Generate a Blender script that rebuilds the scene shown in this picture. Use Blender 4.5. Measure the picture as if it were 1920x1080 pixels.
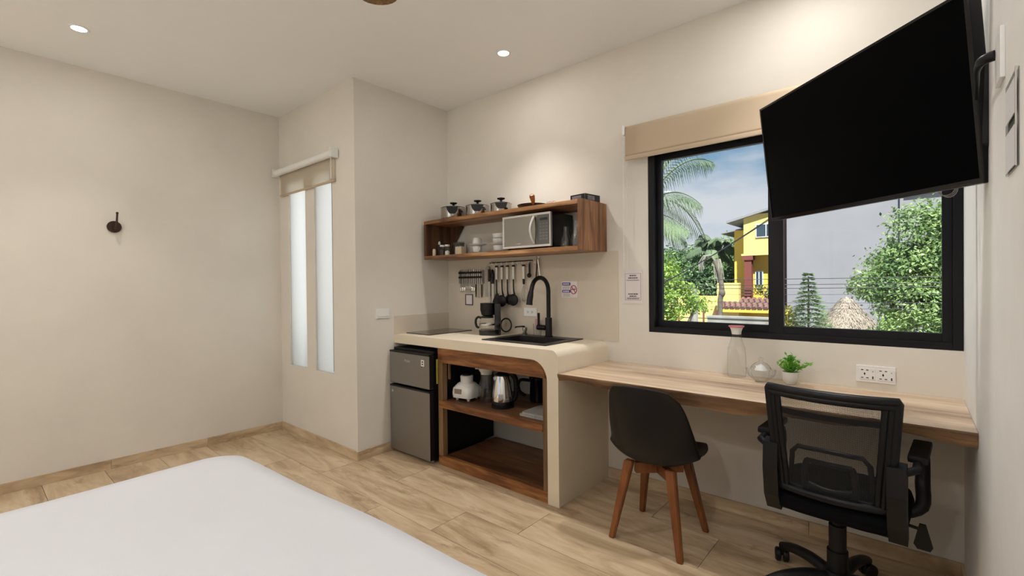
import bpy, bmesh, math, random
from mathutils import Vector, Matrix, noise
random.seed(7)
R = math.radians; PI = math.pi
for o in list(bpy.data.objects): bpy.data.objects.remove(o)
scn = bpy.context.scene; col = scn.collection

# ------------------------------------------------------------------ camera
D, D2, XL, XC, XR, H = 2.745, 1.852, -4.289, -3.064, .164, 2.771
yaw, pit, rol = R(-40.473), R(-.495), R(-.567)
fw = Vector((math.sin(yaw)*math.cos(pit), math.cos(yaw)*math.cos(pit), math.sin(pit)))
rt = fw.cross(Vector((0, 0, 1))).normalized(); up = rt.cross(fw)
r2 = rt*math.cos(rol)+up*math.sin(rol); u2 = -rt*math.sin(rol)+up*math.cos(rol)
cd = bpy.data.cameras.new('camera'); cam = bpy.data.objects.new('camera', cd); col.objects.link(cam)
M3 = Matrix((r2, u2, -fw)).transposed()
cam.matrix_world = Matrix.Translation((0, 0, 1.27)) @ M3.to_4x4()
cd.sensor_width = 36; cd.lens = 880.953*36/1920; cd.clip_start = .02; cd.clip_end = 500
scn.camera = cam

# ------------------------------------------------------------------ world, sun, room lights, exposure
w = bpy.data.worlds.new('world'); scn.world = w; w.use_nodes = True
nt = w.node_tree; nt.nodes.clear(); N = nt.nodes.new; L = nt.links.new
def math_node(nt, op, a, b=None, clamp=False):
    n = nt.nodes.new('ShaderNodeMath'); n.operation = op; n.use_clamp = clamp
    for i, v in enumerate((a, b)):
        if v is None: continue
        if isinstance(v, (int, float)): n.inputs[i].default_value = v
        else: nt.links.new(v, n.inputs[i])
    return n.outputs[0]
def ramp(nt, fac, stops, interp='LINEAR'):
    n = nt.nodes.new('ShaderNodeValToRGB'); n.color_ramp.interpolation = interp
    while len(n.color_ramp.elements) > len(stops): n.color_ramp.elements.remove(n.color_ramp.elements[-1])
    while len(n.color_ramp.elements) < len(stops): n.color_ramp.elements.new(.5)
    for e, (p, c) in zip(n.color_ramp.elements, stops):
        e.position = p; e.color = (*c, 1) if len(c) == 3 else c
    nt.links.new(fac, n.inputs[0]); return n.outputs[0]
tc = N('ShaderNodeTexCoord'); sep = N('ShaderNodeSeparateXYZ'); L(tc.outputs['Generated'], sep.inputs[0])
sky = ramp(nt, sep.outputs[2], [(0, (.42, .47, .54)), (.13, (.24, .33, .44)), (.24, (.125, .235, .36)), (1, (.07, .16, .34))])
mp = N('ShaderNodeMapping'); mp.inputs['Scale'].default_value = (1, 1, 3.2); mp.inputs['Location'].default_value = (.35, .1, .0)
L(tc.outputs['Generated'], mp.inputs[0])
nz = N('ShaderNodeTexNoise'); nz.inputs['Scale'].default_value = 2.3; nz.inputs['Detail'].default_value = 8; nz.inputs['Roughness'].default_value = .55
L(mp.outputs[0], nz.inputs[0])
low = ramp(nt, sep.outputs[2], [(0, (.36,)*3), (.155, (.30,)*3), (.22, (0,)*3), (.6, (.02,)*3)])
cl = ramp(nt, math_node(nt, 'ADD', nz.outputs[0], low), [(.56, (0, 0, 0)), (.76, (1, 1, 1))])
mx = N('ShaderNodeMix'); mx.data_type = 'RGBA'; L(cl, mx.inputs[0]); L(sky, mx.inputs[6]); mx.inputs[7].default_value = (.46, .475, .515, 1)
bg = N('ShaderNodeBackground'); bg.inputs[1].default_value = 1.5; L(mx.outputs[2], bg.inputs[0])
wo = N('ShaderNodeOutputWorld'); L(bg.outputs[0], wo.inputs[0])

sd = bpy.data.lights.new('sun', 'SUN'); sd.energy = 14; sd.angle = R(1); sd.color = (1, .96, .88)
so = bpy.data.objects.new('sun', sd); col.objects.link(so)
so.rotation_euler = Vector((-.35, .62, -1.0)).to_track_quat('-Z', 'Y').to_euler()
pd = bpy.data.lights.new('window_portal', 'AREA'); pd.shape = 'RECTANGLE'; pd.size = 1.3; pd.size_y = 1.0
pd.cycles.is_portal = True
po = bpy.data.objects.new('window_portal', pd); col.objects.link(po); po.location = (-.54, D+.12, 1.5); po.rotation_euler = (R(-90), 0, 0)

LAMP_COL = (1, .96, .92)
# narrow-beam downlights close to the walls
for x, y, e in ((-3.66, .46, 30), (-2.019, 2.304, 75), (-.38, 2.304, 58)):
    ld = bpy.data.lights.new('downlight_beam', 'SPOT'); ld.energy = e; ld.spot_size = R(88); ld.spot_blend = 1; ld.shadow_soft_size = .03; ld.color = LAMP_COL
    lo = bpy.data.objects.new('downlight_beam', ld); col.objects.link(lo); lo.location = (x, y, H-.012)
# wide spill of the downlights, then unseen lamps added to fill the room
for x, y, e in ((-3.66, .46, 1.5), (-2.019, 2.304, 1.8), (-.38, 2.304, 5.2), (-2.02, .46, 7), (-.38, .46, 8), (-3.5, -1.4, 12.5), (-3.05, -1.9, 9), (-1.3, -1.4, 6.5), (-.6, -1.4, 15)):
    ld = bpy.data.lights.new('ceiling_spill_fill', 'AREA'); ld.shape = 'DISK'; ld.size = .12; ld.energy = e; ld.color = LAMP_COL
    lo = bpy.data.objects.new('ceiling_spill_fill', ld); col.objects.link(lo); lo.location = (x, y, H-.012)
scn.view_settings.view_transform = 'Standard'; scn.view_settings.look = 'None'
scn.view_settings.exposure = 0.0; scn.view_settings.gamma = 1; scn.view_settings.use_curve_mapping = False

# ------------------------------------------------------------------ materials
def mat(name, c, rough=.6, metal=0, spec=.5, noise_amt=0, nscale=6, c2=None, bump=0, bscale=60, emit=None, stretch=(1, 1, 1), coat=0, trans=0, sss=None):
    m = bpy.data.materials.new(name); m.use_nodes = True; nt = m.node_tree; b = nt.nodes['Principled BSDF']
    b.inputs['Base Color'].default_value = (*c, 1); b.inputs['Roughness'].default_value = rough
    b.inputs['Metallic'].default_value = metal; b.inputs['Specular IOR Level'].default_value = spec
    b.inputs['Coat Weight'].default_value = coat
    tc = nt.nodes.new('ShaderNodeTexCoord'); mp = nt.nodes.new('ShaderNodeMapping'); mp.inputs['Scale'].default_value = stretch
    nt.links.new(tc.outputs['Object'], mp.inputs[0])
    n = nt.nodes.new('ShaderNodeTexNoise'); n.inputs['Scale'].default_value = nscale; n.inputs['Detail'].default_value = 6
    nt.links.new(mp.outputs[0], n.inputs[0])
    cc = c2 or tuple(v*(1-.25) for v in c)
    if noise_amt or c2:
        o = ramp(nt, n.outputs[0], [(.5-.25, c), (.75, cc)]) if c2 else ramp(nt, n.outputs[0], [(.3, tuple(v*(1+noise_amt) for v in c)), (.7, tuple(v*(1-noise_amt) for v in c))])
        nt.links.new(o, b.inputs['Base Color'])
    if bump:
        n2 = nt.nodes.new('ShaderNodeTexNoise'); n2.inputs['Scale'].default_value = bscale; n2.inputs['Detail'].default_value = 4
        nt.links.new(mp.outputs[0], n2.inputs[0])
        bp = nt.nodes.new('ShaderNodeBump'); bp.inputs['Strength'].default_value = bump; bp.inputs['Distance'].default_value = .01
        nt.links.new(n2.outputs[0], bp.inputs['Height']); nt.links.new(bp.outputs[0], b.inputs['Normal'])
    if emit:
        b.inputs['Emission Color'].default_value = (*emit[:3], 1); b.inputs['Emission Strength'].default_value = emit[3]
    return m

def plaster(name, c, var=.05, rough=.7, bump=.12):
    m = bpy.data.materials.new(name); m.use_nodes = True; nt = m.node_tree; b = nt.nodes['Principled BSDF']
    b.inputs['Roughness'].default_value = rough; b.inputs['Specular IOR Level'].default_value = .3
    g = nt.nodes.new('ShaderNodeNewGeometry')
    n = nt.nodes.new('ShaderNodeTexNoise'); n.inputs['Scale'].default_value = 1.6; n.inputs['Detail'].default_value = 7; n.inputs['Roughness'].default_value = .6
    nt.links.new(g.outputs['Position'], n.inputs[0])
    o = ramp(nt, n.outputs[0], [(.3, tuple(v*(1-var) for v in c)), (.5, c), (.72, tuple(min(1, v*(1+var)) for v in c))])
    nt.links.new(o, b.inputs['Base Color'])
    n2 = nt.nodes.new('ShaderNodeTexNoise'); n2.inputs['Scale'].default_value = 7; n2.inputs['Detail'].default_value = 6
    nt.links.new(g.outputs['Position'], n2.inputs[0])
    bp = nt.nodes.new('ShaderNodeBump'); bp.inputs['Strength'].default_value = bump; bp.inputs['Distance'].default_value = .02
    nt.links.new(n2.outputs[0], bp.inputs['Height']); nt.links.new(bp.outputs[0], b.inputs['Normal'])
    return m

def wood(name, cs, axis=0, scale=1.0, rough=.4, world=True, ring=9, fine=1.0, spec=.4, vary=0):
    """grain stretched along an axis; cs: dark, mid, light"""
    m = bpy.data.materials.new(name); m.use_nodes = True; nt = m.node_tree; b = nt.nodes['Principled BSDF']
    b.inputs['Roughness'].default_value = rough; b.inputs['Specular IOR Level'].default_value = spec
    tc = nt.nodes.new('ShaderNodeTexCoord'); oi = nt.nodes.new('ShaderNodeObjectInfo')
    add = nt.nodes.new('ShaderNodeVectorMath'); add.operation = 'ADD'
    cmb = nt.nodes.new('ShaderNodeCombineXYZ')
    rn = math_node(nt, 'MULTIPLY', oi.outputs['Random'], 17.0)
    for i in range(3): nt.links.new(rn, cmb.inputs[i])
    nt.links.new(tc.outputs['Object'], add.inputs[0]); nt.links.new(cmb.outputs[0], add.inputs[1])
    mp = nt.nodes.new('ShaderNodeMapping'); s = [ring]*3; s[axis] = ring*.12; mp.inputs['Scale'].default_value = [v*scale for v in s]
    nt.links.new(add.outputs[0], mp.inputs[0])
    n = nt.nodes.new('ShaderNodeTexNoise'); n.inputs['Scale'].default_value = 1; n.inputs['Detail'].default_value = 5; n.inputs['Distortion'].default_value = .8
    nt.links.new(mp.outputs[0], n.inputs[0])
    n2 = nt.nodes.new('ShaderNodeTexNoise'); n2.inputs['Scale'].default_value = 6*fine; n2.inputs['Detail'].default_value = 4
    nt.links.new(mp.outputs[0], n2.inputs[0])
    f = math_node(nt, 'ADD', math_node(nt, 'MULTIPLY', n.outputs[0], .72), math_node(nt, 'MULTIPLY', n2.outputs[0], .28))
    if vary: f = math_node(nt, 'ADD', f, math_node(nt, 'MULTIPLY', math_node(nt, 'SUBTRACT', oi.outputs['Random'], .5), vary))
    o = ramp(nt, f, [(.36, cs[0]), (.5, cs[1]), (.64, cs[2])])
    nt.links.new(o, b.inputs['Base Color'])
    bp = nt.nodes.new('ShaderNodeBump'); bp.inputs['Strength'].default_value = .15; bp.inputs['Distance'].default_value = .004
    nt.links.new(n2.outputs[0], bp.inputs['Height']); nt.links.new(bp.outputs[0], b.inputs['Normal'])
    return m

def travertine(name, k=1.0, rough=.32):
    m = bpy.data.materials.new(name); m.use_nodes = True; nt = m.node_tree; b = nt.nodes['Principled BSDF']
    b.inputs['Roughness'].default_value = rough; b.inputs['Specular IOR Level'].default_value = .35
    tc = nt.nodes.new('ShaderNodeTexCoord'); oi = nt.nodes.new('ShaderNodeObjectInfo')
    add = nt.nodes.new('ShaderNodeVectorMath'); add.operation = 'ADD'
    cmb = nt.nodes.new('ShaderNodeCombineXYZ'); rn = math_node(nt, 'MULTIPLY', oi.outputs['Random'], 23.0)
    for i in range(3): nt.links.new(rn, cmb.inputs[i])
    nt.links.new(tc.outputs['Object'], add.inputs[0]); nt.links.new(cmb.outputs[0], add.inputs[1])
    mp = nt.nodes.new('ShaderNodeMapping'); mp.inputs['Scale'].default_value = (1.5, 8, 8); nt.links.new(add.outputs[0], mp.inputs[0])
    n = nt.nodes.new('ShaderNodeTexNoise'); n.inputs['Scale'].default_value = 1; n.inputs['Detail'].default_value = 9; n.inputs['Roughness'].default_value = .62; n.inputs['Distortion'].default_value = 1.1
    nt.links.new(mp.outputs[0], n.inputs[0])
    tone = math_node(nt, 'ADD', n.outputs[0], math_node(nt, 'MULTIPLY', math_node(nt, 'SUBTRACT', oi.outputs['Random'], .5), .07))
    n3 = nt.nodes.new('ShaderNodeTexNoise'); n3.inputs['Scale'].default_value = 5; n3.inputs['Detail'].default_value = 8; n3.inputs['Roughness'].default_value = .7
    nt.links.new(mp.outputs[0], n3.inputs[0]); tone = math_node(nt, 'ADD', tone, math_node(nt, 'MULTIPLY', math_node(nt, 'SUBTRACT', n3.outputs[0], .5), .22))
    q = lambda *c: tuple(v*k for v in c)
    o = ramp(nt, tone, [(.28, q(.36, .25, .15)), (.44, q(.53, .39, .245)), (.56, q(.65, .50, .33)), (.74, q(.76, .62, .44))])
    mv = nt.nodes.new('ShaderNodeMapping'); mv.inputs['Scale'].default_value = (1.1, 4.2, 4.2); nt.links.new(add.outputs[0], mv.inputs[0])
    n4 = nt.nodes.new('ShaderNodeTexNoise'); n4.inputs['Scale'].default_value = 1.3; n4.inputs['Detail'].default_value = 7; n4.inputs['Roughness'].default_value = .6; nt.links.new(mv.outputs[0], n4.inputs[0])
    n5 = nt.nodes.new('ShaderNodeTexNoise'); n5.inputs['Scale'].default_value = 2.2; n5.inputs['Detail'].default_value = 3; nt.links.new(mv.outputs[0], n5.inputs[0])
    vein = ramp(nt, math_node(nt, 'ABSOLUTE', math_node(nt, 'SUBTRACT', n4.outputs[0], .5)), [(0, (1, 1, 1)), (.035, (0, 0, 0))])
    msk = ramp(nt, n5.outputs[0], [(.46, (0, 0, 0)), (.62, (1, 1, 1))])
    vm = math_node(nt, 'MULTIPLY', math_node(nt, 'MULTIPLY', vein, msk), .55)
    vx = nt.nodes.new('ShaderNodeMix'); vx.data_type = 'RGBA'; nt.links.new(vm, vx.inputs[0]); nt.links.new(o, vx.inputs[6]); vx.inputs[7].default_value = (*q(.24, .15, .08), 1); o = vx.outputs[2]
    nt.links.new(o, b.inputs['Base Color'])
    bp = nt.nodes.new('ShaderNodeBump'); bp.inputs['Strength'].default_value = .1; bp.inputs['Distance'].default_value = .004
    nt.links.new(n.outputs[0], bp.inputs['Height']); nt.links.new(bp.outputs[0], b.inputs['Normal'])
    return m

def glass(name, tint=(1, 1, 1), edge=.25, rough=.02, edge_tint=None, ior=1.45, gloss=1.0):
    """thin clear glass: passes light straight, fresnel gloss, denser where seen edge-on"""
    m = bpy.data.materials.new(name); m.use_nodes = True; nt = m.node_tree; nt.nodes.clear()
    out = nt.nodes.new('ShaderNodeOutputMaterial'); t = nt.nodes.new('ShaderNodeBsdfTransparent'); g = nt.nodes.new('ShaderNodeBsdfGlossy')
    g.inputs['Roughness'].default_value = rough
    lw = nt.nodes.new('ShaderNodeLayerWeight'); lw.inputs[0].default_value = .5
    et = edge_tint or tuple(v*(1-edge) for v in tint)
    c = ramp(nt, lw.outputs['Facing'], [(0, tint), (.6, tint), (1, et)]); nt.links.new(c, t.inputs[0])
    fr = math_node(nt, 'ADD', math_node(nt, 'MULTIPLY', math_node(nt, 'POWER', lw.outputs['Facing'], 3.0), .45*gloss), .045*gloss)
    mix = nt.nodes.new('ShaderNodeMixShader'); nt.links.new(fr, mix.inputs[0]); nt.links.new(t.outputs[0], mix.inputs[1]); nt.links.new(g.outputs[0], mix.inputs[2])
    nt.links.new(mix.outputs[0], out.inputs[0]); return m

M = {}
M['wall'] = plaster('plaster_wall', (.74, .70, .63))
M['column'] = plaster('plaster_column', (.79, .76, .71))
M['rwall'] = plaster('plaster_right_wall', (.82, .82, .80), var=.07)  # window daylight put into the colour: lighter and cooler than the other plaster
M['ceiling'] = plaster('ceiling_paint', (.87, .87, .865), var=.015, bump=.03)
M['splash'] = plaster('polished_cement', (.64, .57, .47), var=.06, rough=.45)
M['counter'] = plaster('cement_counter', (.78, .69, .54), var=.06, rough=.45)
M['floor'] = travertine('travertine_floor', .93)
M['base'] = travertine('travertine_baseboard', .97, .4)
M['grout'] = mat('grout', (.33, .25, .16), .9)
M['white'] = mat('white_plastic', (.82, .82, .80), .4)
M['sheet'] = mat('white_bedspread', (.70, .71, .755), .9, noise_amt=.012, nscale=3, bump=.25, bscale=9)
M['panereflect'] = mat('painted_pane_reflection', (.93, .93, .95), .35)  # window reflection painted as an even bright white
M['black'] = mat('black_plastic', (.006, .006, .007), .42, spec=.3)
M['blackgloss'] = mat('black_gloss', (.006, .006, .008), .12)
M['shell'] = mat('black_shell', (.007, .0065, .0065), .40, spec=.35)
M['screen'] = mat('tv_screen', (.0006, .0006, .001), .45, spec=.03)
M['frame'] = mat('black_aluminium', (.006, .006, .008), .5, spec=.25)
M['steel'] = mat('brushed_steel', (.62, .61, .59), .25, metal=1)
M['fridge'] = mat('fridge_steel', (.27, .255, .24), .38, metal=.75, noise_amt=.03, nscale=3)
M['silver'] = mat('silver_paint', (.62, .60, .57), .35, metal=.5)
M['chrome'] = mat('chrome', (.8, .8, .8), .08, metal=1)
M['mirror'] = mat('mirror_grey', (.30, .29, .27), .16, metal=.9)
M['fabric'] = mat('office_black_fabric', (.004, .004, .005), .95, spec=.1)
M['hook'] = mat('dark_bronze', (.045, .022, .014), .4, metal=.4)
M['chairleg'] = wood('chair_leg_wood', ((.14, .045, .014), (.22, .075, .022), (.29, .11, .035)), axis=2, ring=12)
M['shelfwood'] = wood('shelf_wood', ((.08, .032, .013), (.31, .145, .058), (.58, .33, .155)), axis=0, ring=10)
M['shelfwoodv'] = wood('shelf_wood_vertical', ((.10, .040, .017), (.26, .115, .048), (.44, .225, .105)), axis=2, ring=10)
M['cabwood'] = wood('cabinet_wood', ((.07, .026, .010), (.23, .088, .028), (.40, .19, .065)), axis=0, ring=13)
M['cabwoodv'] = wood('cabinet_wood_vertical', ((.09, .045, .02), (.19, .11, .05), (.28, .17, .085)), axis=2, ring=8)
M['cabin'] = wood('cabinet_wood_shaded', ((.045, .018, .008), (.11, .045, .018), (.19, .085, .035)), axis=0, ring=8, vary=.12)  # darker copy of the cabinet wood; the shade inside is in the colour
M['insidev'] = wood('shelf_wood_shaded', ((.035, .014, .006), (.08, .034, .015), (.14, .065, .03)), axis=2, ring=10)  # shelf wood darkened: the dim light inside the box is painted in
M['desk'] = wood('desk_wood', ((.22, .13, .075), (.50, .35, .225), (.72, .555, .39)), axis=0, ring=5, rough=.2, spec=.55, vary=.16)
M['deskedge'] = wood('desk_edge_wood', ((.09, .045, .022), (.19, .105, .05), (.32, .19, .09)), axis=0, ring=9, rough=.5)
M['blind'] = mat('blind_fabric', (.52, .41, .29), .85, noise_amt=.03, nscale=3)
M['ceramic'] = mat('white_ceramic', (.78, .77, .73), .2)
M['potsteel'] = mat('pot_steel', (.42, .40, .37), .16, metal=1)
M['glass'] = glass('clear_glass', (.985, .99, .985), edge=.35)
M['winglass'] = glass('window_glass', (.97, .985, .98), edge=.1, gloss=.15)
M['crystal'] = glass('cut_crystal', (.97, .98, .98), edge=.65)
M['lamp'] = mat('lamp_disc', (1, 1, 1), .5, emit=(1, .95, .85, 14))
M['leaf'] = mat('plant_leaf', (.10, .42, .035), .5, c2=(.30, .62, .08), nscale=20)
M['wicker'] = mat('woven_brown', (.22, .12, .045), .7, noise_amt=.4, nscale=90)
M['greycloth'] = mat('grey_cloth', (.36, .34, .31), .9, noise_amt=.1, nscale=40)
M['paper'] = mat('paper', (.74, .68, .68), .6)
M['ink'] = mat('ink', (.03, .02, .03), .6)
M['blue'] = mat('sign_blue', (.03, .04, .28), .5)
M['red'] = mat('sign_red', (.45, .02, .03), .5)
M['cream'] = mat('sugar', (.70, .58, .42), .8)
M['spice'] = mat('dark_spice', (.05, .03, .02), .8)
M['yellow_label'] = mat('yellow_label', (.75, .70, .08), .6)
M['granite'] = mat('black_granite', (.022, .020, .019), .35, noise_amt=.3, nscale=120)
M['hob'] = mat('hob_glass', (.03, .028, .027), .07, coat=.3)
M['pink'] = mat('pink_rim', (.72, .16, .18), .3)

# translucent blind fabric for the narrow window
m = bpy.data.materials.new('blind_translucent'); m.use_nodes = True; nt_ = m.node_tree; b = nt_.nodes['Principled BSDF']
b.inputs['Base Color'].default_value = (.66, .58, .48, 1); b.inputs['Roughness'].default_value = .9
tl = nt_.nodes.new('ShaderNodeBsdfTranslucent'); tl.inputs[0].default_value = (.85, .80, .70, 1)
mxs = nt_.nodes.new('ShaderNodeMixShader'); mxs.inputs[0].default_value = .5
nt_.links.new(b.outputs[0], mxs.inputs[1]); nt_.links.new(tl.outputs[0], mxs.inputs[2])
nt_.links.new(mxs.outputs[0], nt_.nodes['Material Output'].inputs[0]); M['blindt'] = m
m = bpy.data.materials.new('frosted_glass'); m.use_nodes = True; nt_ = m.node_tree; nt_.nodes.clear()
o_ = nt_.nodes.new('ShaderNodeOutputMaterial'); tl = nt_.nodes.new('ShaderNodeBsdfTranslucent'); tl.inputs[0].default_value = (.93, .95, .97, 1)
gg = nt_.nodes.new('ShaderNodeBsdfGlossy'); gg.inputs['Roughness'].default_value = .3; mxs = nt_.nodes.new('ShaderNodeMixShader'); mxs.inputs[0].default_value = .06
nt_.links.new(tl.outputs[0], mxs.inputs[1]); nt_.links.new(gg.outputs[0], mxs.inputs[2]); nt_.links.new(mxs.outputs[0], o_.inputs[0]); M['frost'] = m
# mesh of the office chair: real see-through weave drawn as a fine grid of holes
m = bpy.data.materials.new('mesh_weave'); m.use_nodes = True; nt_ = m.node_tree; b = nt_.nodes['Principled BSDF']
b.inputs['Base Color'].default_value = (.012, .012, .013, 1); b.inputs['Roughness'].default_value = .8
tcn = nt_.nodes.new('ShaderNodeTexCoord'); sp_ = nt_.nodes.new('ShaderNodeSeparateXYZ'); nt_.links.new(tcn.outputs['Object'], sp_.inputs[0])
def tri(out, f):
    a = math_node(nt_, 'FRACT', math_node(nt_, 'MULTIPLY', out, f)); return math_node(nt_, 'ABSOLUTE', math_node(nt_, 'SUBTRACT', a, .5))
hole = math_node(nt_, 'MULTIPLY', math_node(nt_, 'GREATER_THAN', tri(sp_.outputs[0], 330), .16), math_node(nt_, 'GREATER_THAN', tri(sp_.outputs[2], 280), .16))
tp = nt_.nodes.new('ShaderNodeBsdfTransparent'); mxs = nt_.nodes.new('ShaderNodeMixShader')
nt_.links.new(hole, mxs.inputs[0]); nt_.links.new(b.outputs[0], mxs.inputs[1]); nt_.links.new(tp.outputs[0], mxs.inputs[2])
nt_.links.new(mxs.outputs[0], nt_.nodes['Material Output'].inputs[0]); M['weave'] = m

# ------------------------------------------------------------------ builders
class MB:
    def __init__(s): s.bm = bmesh.new()
    def box(s, x0, x1, y0, y1, z0, z1, bev=0, mtx=None):
        m = Matrix.Translation(((x0+x1)/2, (y0+y1)/2, (z0+z1)/2)) @ Matrix.Diagonal((abs(x1-x0), abs(y1-y0), abs(z1-z0), 1))
        if mtx is not None: m = mtx @ m
        r = bmesh.ops.create_cube(s.bm, size=1, matrix=m)
        if bev:
            es = list({e for v in r['verts'] for e in v.link_edges})
            bmesh.ops.bevel(s.bm, geom=es, offset=bev, segments=2, affect='EDGES', profile=.7)
        return s
    def tube(s, pts, r, n=10, caps=True, closed=False):
        pts = [Vector(p) for p in pts]; rs = list(r) if isinstance(r, (list, tuple)) else [r]*len(pts)
        if not closed and 4 <= len(pts) <= 9 and n > 5:   # smooth bends
            P = [pts[0]]+pts+[pts[-1]]; q = []; qr = []
            for i in range(len(pts)-1):
                p0, p1, p2, p3 = P[i:i+4]
                for j in range(4):
                    t = j/4; q.append(.5*((2*p1)+(p2-p0)*t+(2*p0-5*p1+4*p2-p3)*t*t+(3*p1-p0-3*p2+p3)*t**3)); qr.append(rs[i]+(rs[i+1]-rs[i])*t)
            pts = q+[pts[-1]]; rs = qr+[rs[-1]]
        rings = []; prev = None; k = len(pts)
        for i, p in enumerate(pts):
            if closed: t = pts[(i+1) % k]-pts[i-1]
            else: t = pts[min(i+1, k-1)]-pts[max(i-1, 0)]
            t.normalize()
            if prev is None:
                a = Vector((0, 0, 1)) if abs(t.z) < .9 else Vector((1, 0, 0)); u = t.cross(a).normalized()
            else:
                u = (prev-t*prev.dot(t)).normalized()
            prev = u; v = t.cross(u)
            rings.append([s.bm.verts.new(p+(u*math.cos(2*PI*j/n)+v*math.sin(2*PI*j/n))*rs[i]) for j in range(n)])
        for i in range(k if closed else k-1):
            a, b = rings[i], rings[(i+1) % k]
            for j in range(n): s.bm.faces.new((a[j], a[(j+1) % n], b[(j+1) % n], b[j]))
        if caps and not closed: s.bm.faces.new(rings[0][::-1]); s.bm.faces.new(rings[-1])
        return s
    def lathe(s, prof, n=28, c=(0, 0, 0), ang=2*PI, sx=1, sy=1, cap=True):
        rings = []; cx, cy, cz = c
        for (r, z) in prof:
            if r < 1e-5: rings.append([s.bm.verts.new((cx, cy, cz+z))]*n)
            else: rings.append([s.bm.verts.new((cx+r*sx*math.cos(2*PI*j/n), cy+r*sy*math.sin(2*PI*j/n), cz+z)) for j in range(n)])
        for a, b in zip(rings, rings[1:]):
            for j in range(n):
                q = []
                for v in (a[j], a[(j+1) % n], b[(j+1) % n], b[j]):
                    if v not in q: q.append(v)
                if len(q) > 2: s.bm.faces.new(q)
        return s
    def prism(s, pts, axis, a, b, mtx=None):
        """polygon pts (2D) extruded along axis from a to b"""
        def P3(p, t):
            v = {'x': (t, p[0], p[1]), 'y': (p[0], t, p[1]), 'z': (p[0], p[1], t)}[axis]
            return (mtx @ Vector(v)) if mtx is not None else v
        A = [s.bm.verts.new(P3(p, a)) for p in pts]; B = [s.bm.verts.new(P3(p, b)) for p in pts]
        s.bm.faces.new(A); s.bm.faces.new(B[::-1]); k = len(pts)
        for i in range(k): s.bm.faces.new((A[i], B[i], B[(i+1) % k], A[(i+1) % k]))
        return s
    def grid(s, f, nu, nv, closed=False):
        g = [[s.bm.verts.new(f(i/(nu-1), j/(nv-1))) for j in range(nv)] for i in range(nu)]
        for i in range(nu-1):
            for j in range(nv-1): s.bm.faces.new((g[i][j], g[i+1][j], g[i+1][j+1], g[i][j+1]))
        return s
    def sphere(s, c, r, seg=12, sc=(1, 1, 1)):
        bmesh.ops.create_uvsphere(s.bm, u_segments=seg, v_segments=max(6, seg//2+2), radius=r, matrix=Matrix.Translation(c) @ Matrix.Diagonal((*sc, 1))); return s
    def ico(s, c, r, sub=1, sc=(1, 1, 1)):
        bmesh.ops.create_icosphere(s.bm, subdivisions=sub, radius=r, matrix=Matrix.Translation(c) @ Matrix.Diagonal((*sc, 1))); return s
    def make(s, name, m, parent=None, smooth=None, solid=0, loc=None, label=None, kind=None, subsurf=0):
        bmesh.ops.recalc_face_normals(s.bm, faces=s.bm.faces[:])
        me = bpy.data.meshes.new(name)
        if smooth is not None:
            for f in s.bm.faces: f.smooth = True
            for e in s.bm.edges:
                if len(e.link_faces) == 2 and e.calc_face_angle(0) > R(smooth): e.smooth = False
        s.bm.to_mesh(me); s.bm.free()
        for mm in (m if isinstance(m, (list, tuple)) else [m]): me.materials.append(mm)
        o = bpy.data.objects.new(name, me); col.objects.link(o)
        if parent is not None: o.parent = parent
        if loc is not None: o.location = loc
        if solid:
            md = o.modifiers.new('solid', 'SOLIDIFY'); md.thickness = solid; md.offset = 0
        if subsurf:
            md = o.modifiers.new('sub', 'SUBSURF'); md.levels = subsurf; md.render_levels = subsurf
        if label: o['label'] = label
        if kind: o['kind'] = kind
        return o
def thing(name, label, cat, loc=(0, 0, 0), rot=(0, 0, 0), group=None):
    o = bpy.data.objects.new(name, None); col.objects.link(o); o.location = loc; o.rotation_euler = rot
    o['label'] = label; o['category'] = cat
    if group: o['group'] = group
    o.empty_display_size = .05
    return o
def tag(o, label, cat, group=None):
    o['label'] = label; o['category'] = cat
    if group: o['group'] = group
    return o
def struct(o): o['kind'] = 'structure'; return o
def sroot(name, loc=(0, 0, 0)):
    o = bpy.data.objects.new(name, None); col.objects.link(o); o.location = loc; o['kind'] = 'structure'; return o
def text(name, body, size, m, parent, loc, rot, ext=.0004):
    c = bpy.data.curves.new(name, 'FONT'); c.body = body; c.size = size; c.extrude = ext; c.align_x = 'CENTER'; c.align_y = 'CENTER'
    tmp = bpy.data.objects.new('tmp_text', c); me = bpy.data.meshes.new_from_object(tmp); bpy.data.objects.remove(tmp); bpy.data.curves.remove(c)
    me.materials.clear(); me.materials.append(m); o = bpy.data.objects.new(name, me); col.objects.link(o); o.parent = parent; o.location = loc; o.rotation_euler = rot
    return o
def arc(cx, cy, r, a0, a1, n=8): return [(cx+r*math.cos(R(a0+(a1-a0)*i/n)), cy+r*math.sin(R(a0+(a1-a0)*i/n))) for i in range(n+1)]
def rrect(x0, x1, y0, y1, r, n=5): return arc(x1-r, y1-r, r, 0, 90, n)+arc(x0+r, y1-r, r, 90, 180, n)+arc(x0+r, y0+r, r, 180, 270, n)+arc(x1-r, y0+r, r, 270, 360, n)

# ------------------------------------------------------------------ room shell
Y0 = -2.9
b = MB().box(XL-.2, XR+.2, Y0-.2, D+.2, -.25, -.014); fl = struct(b.make('floor', M['grout']))
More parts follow.
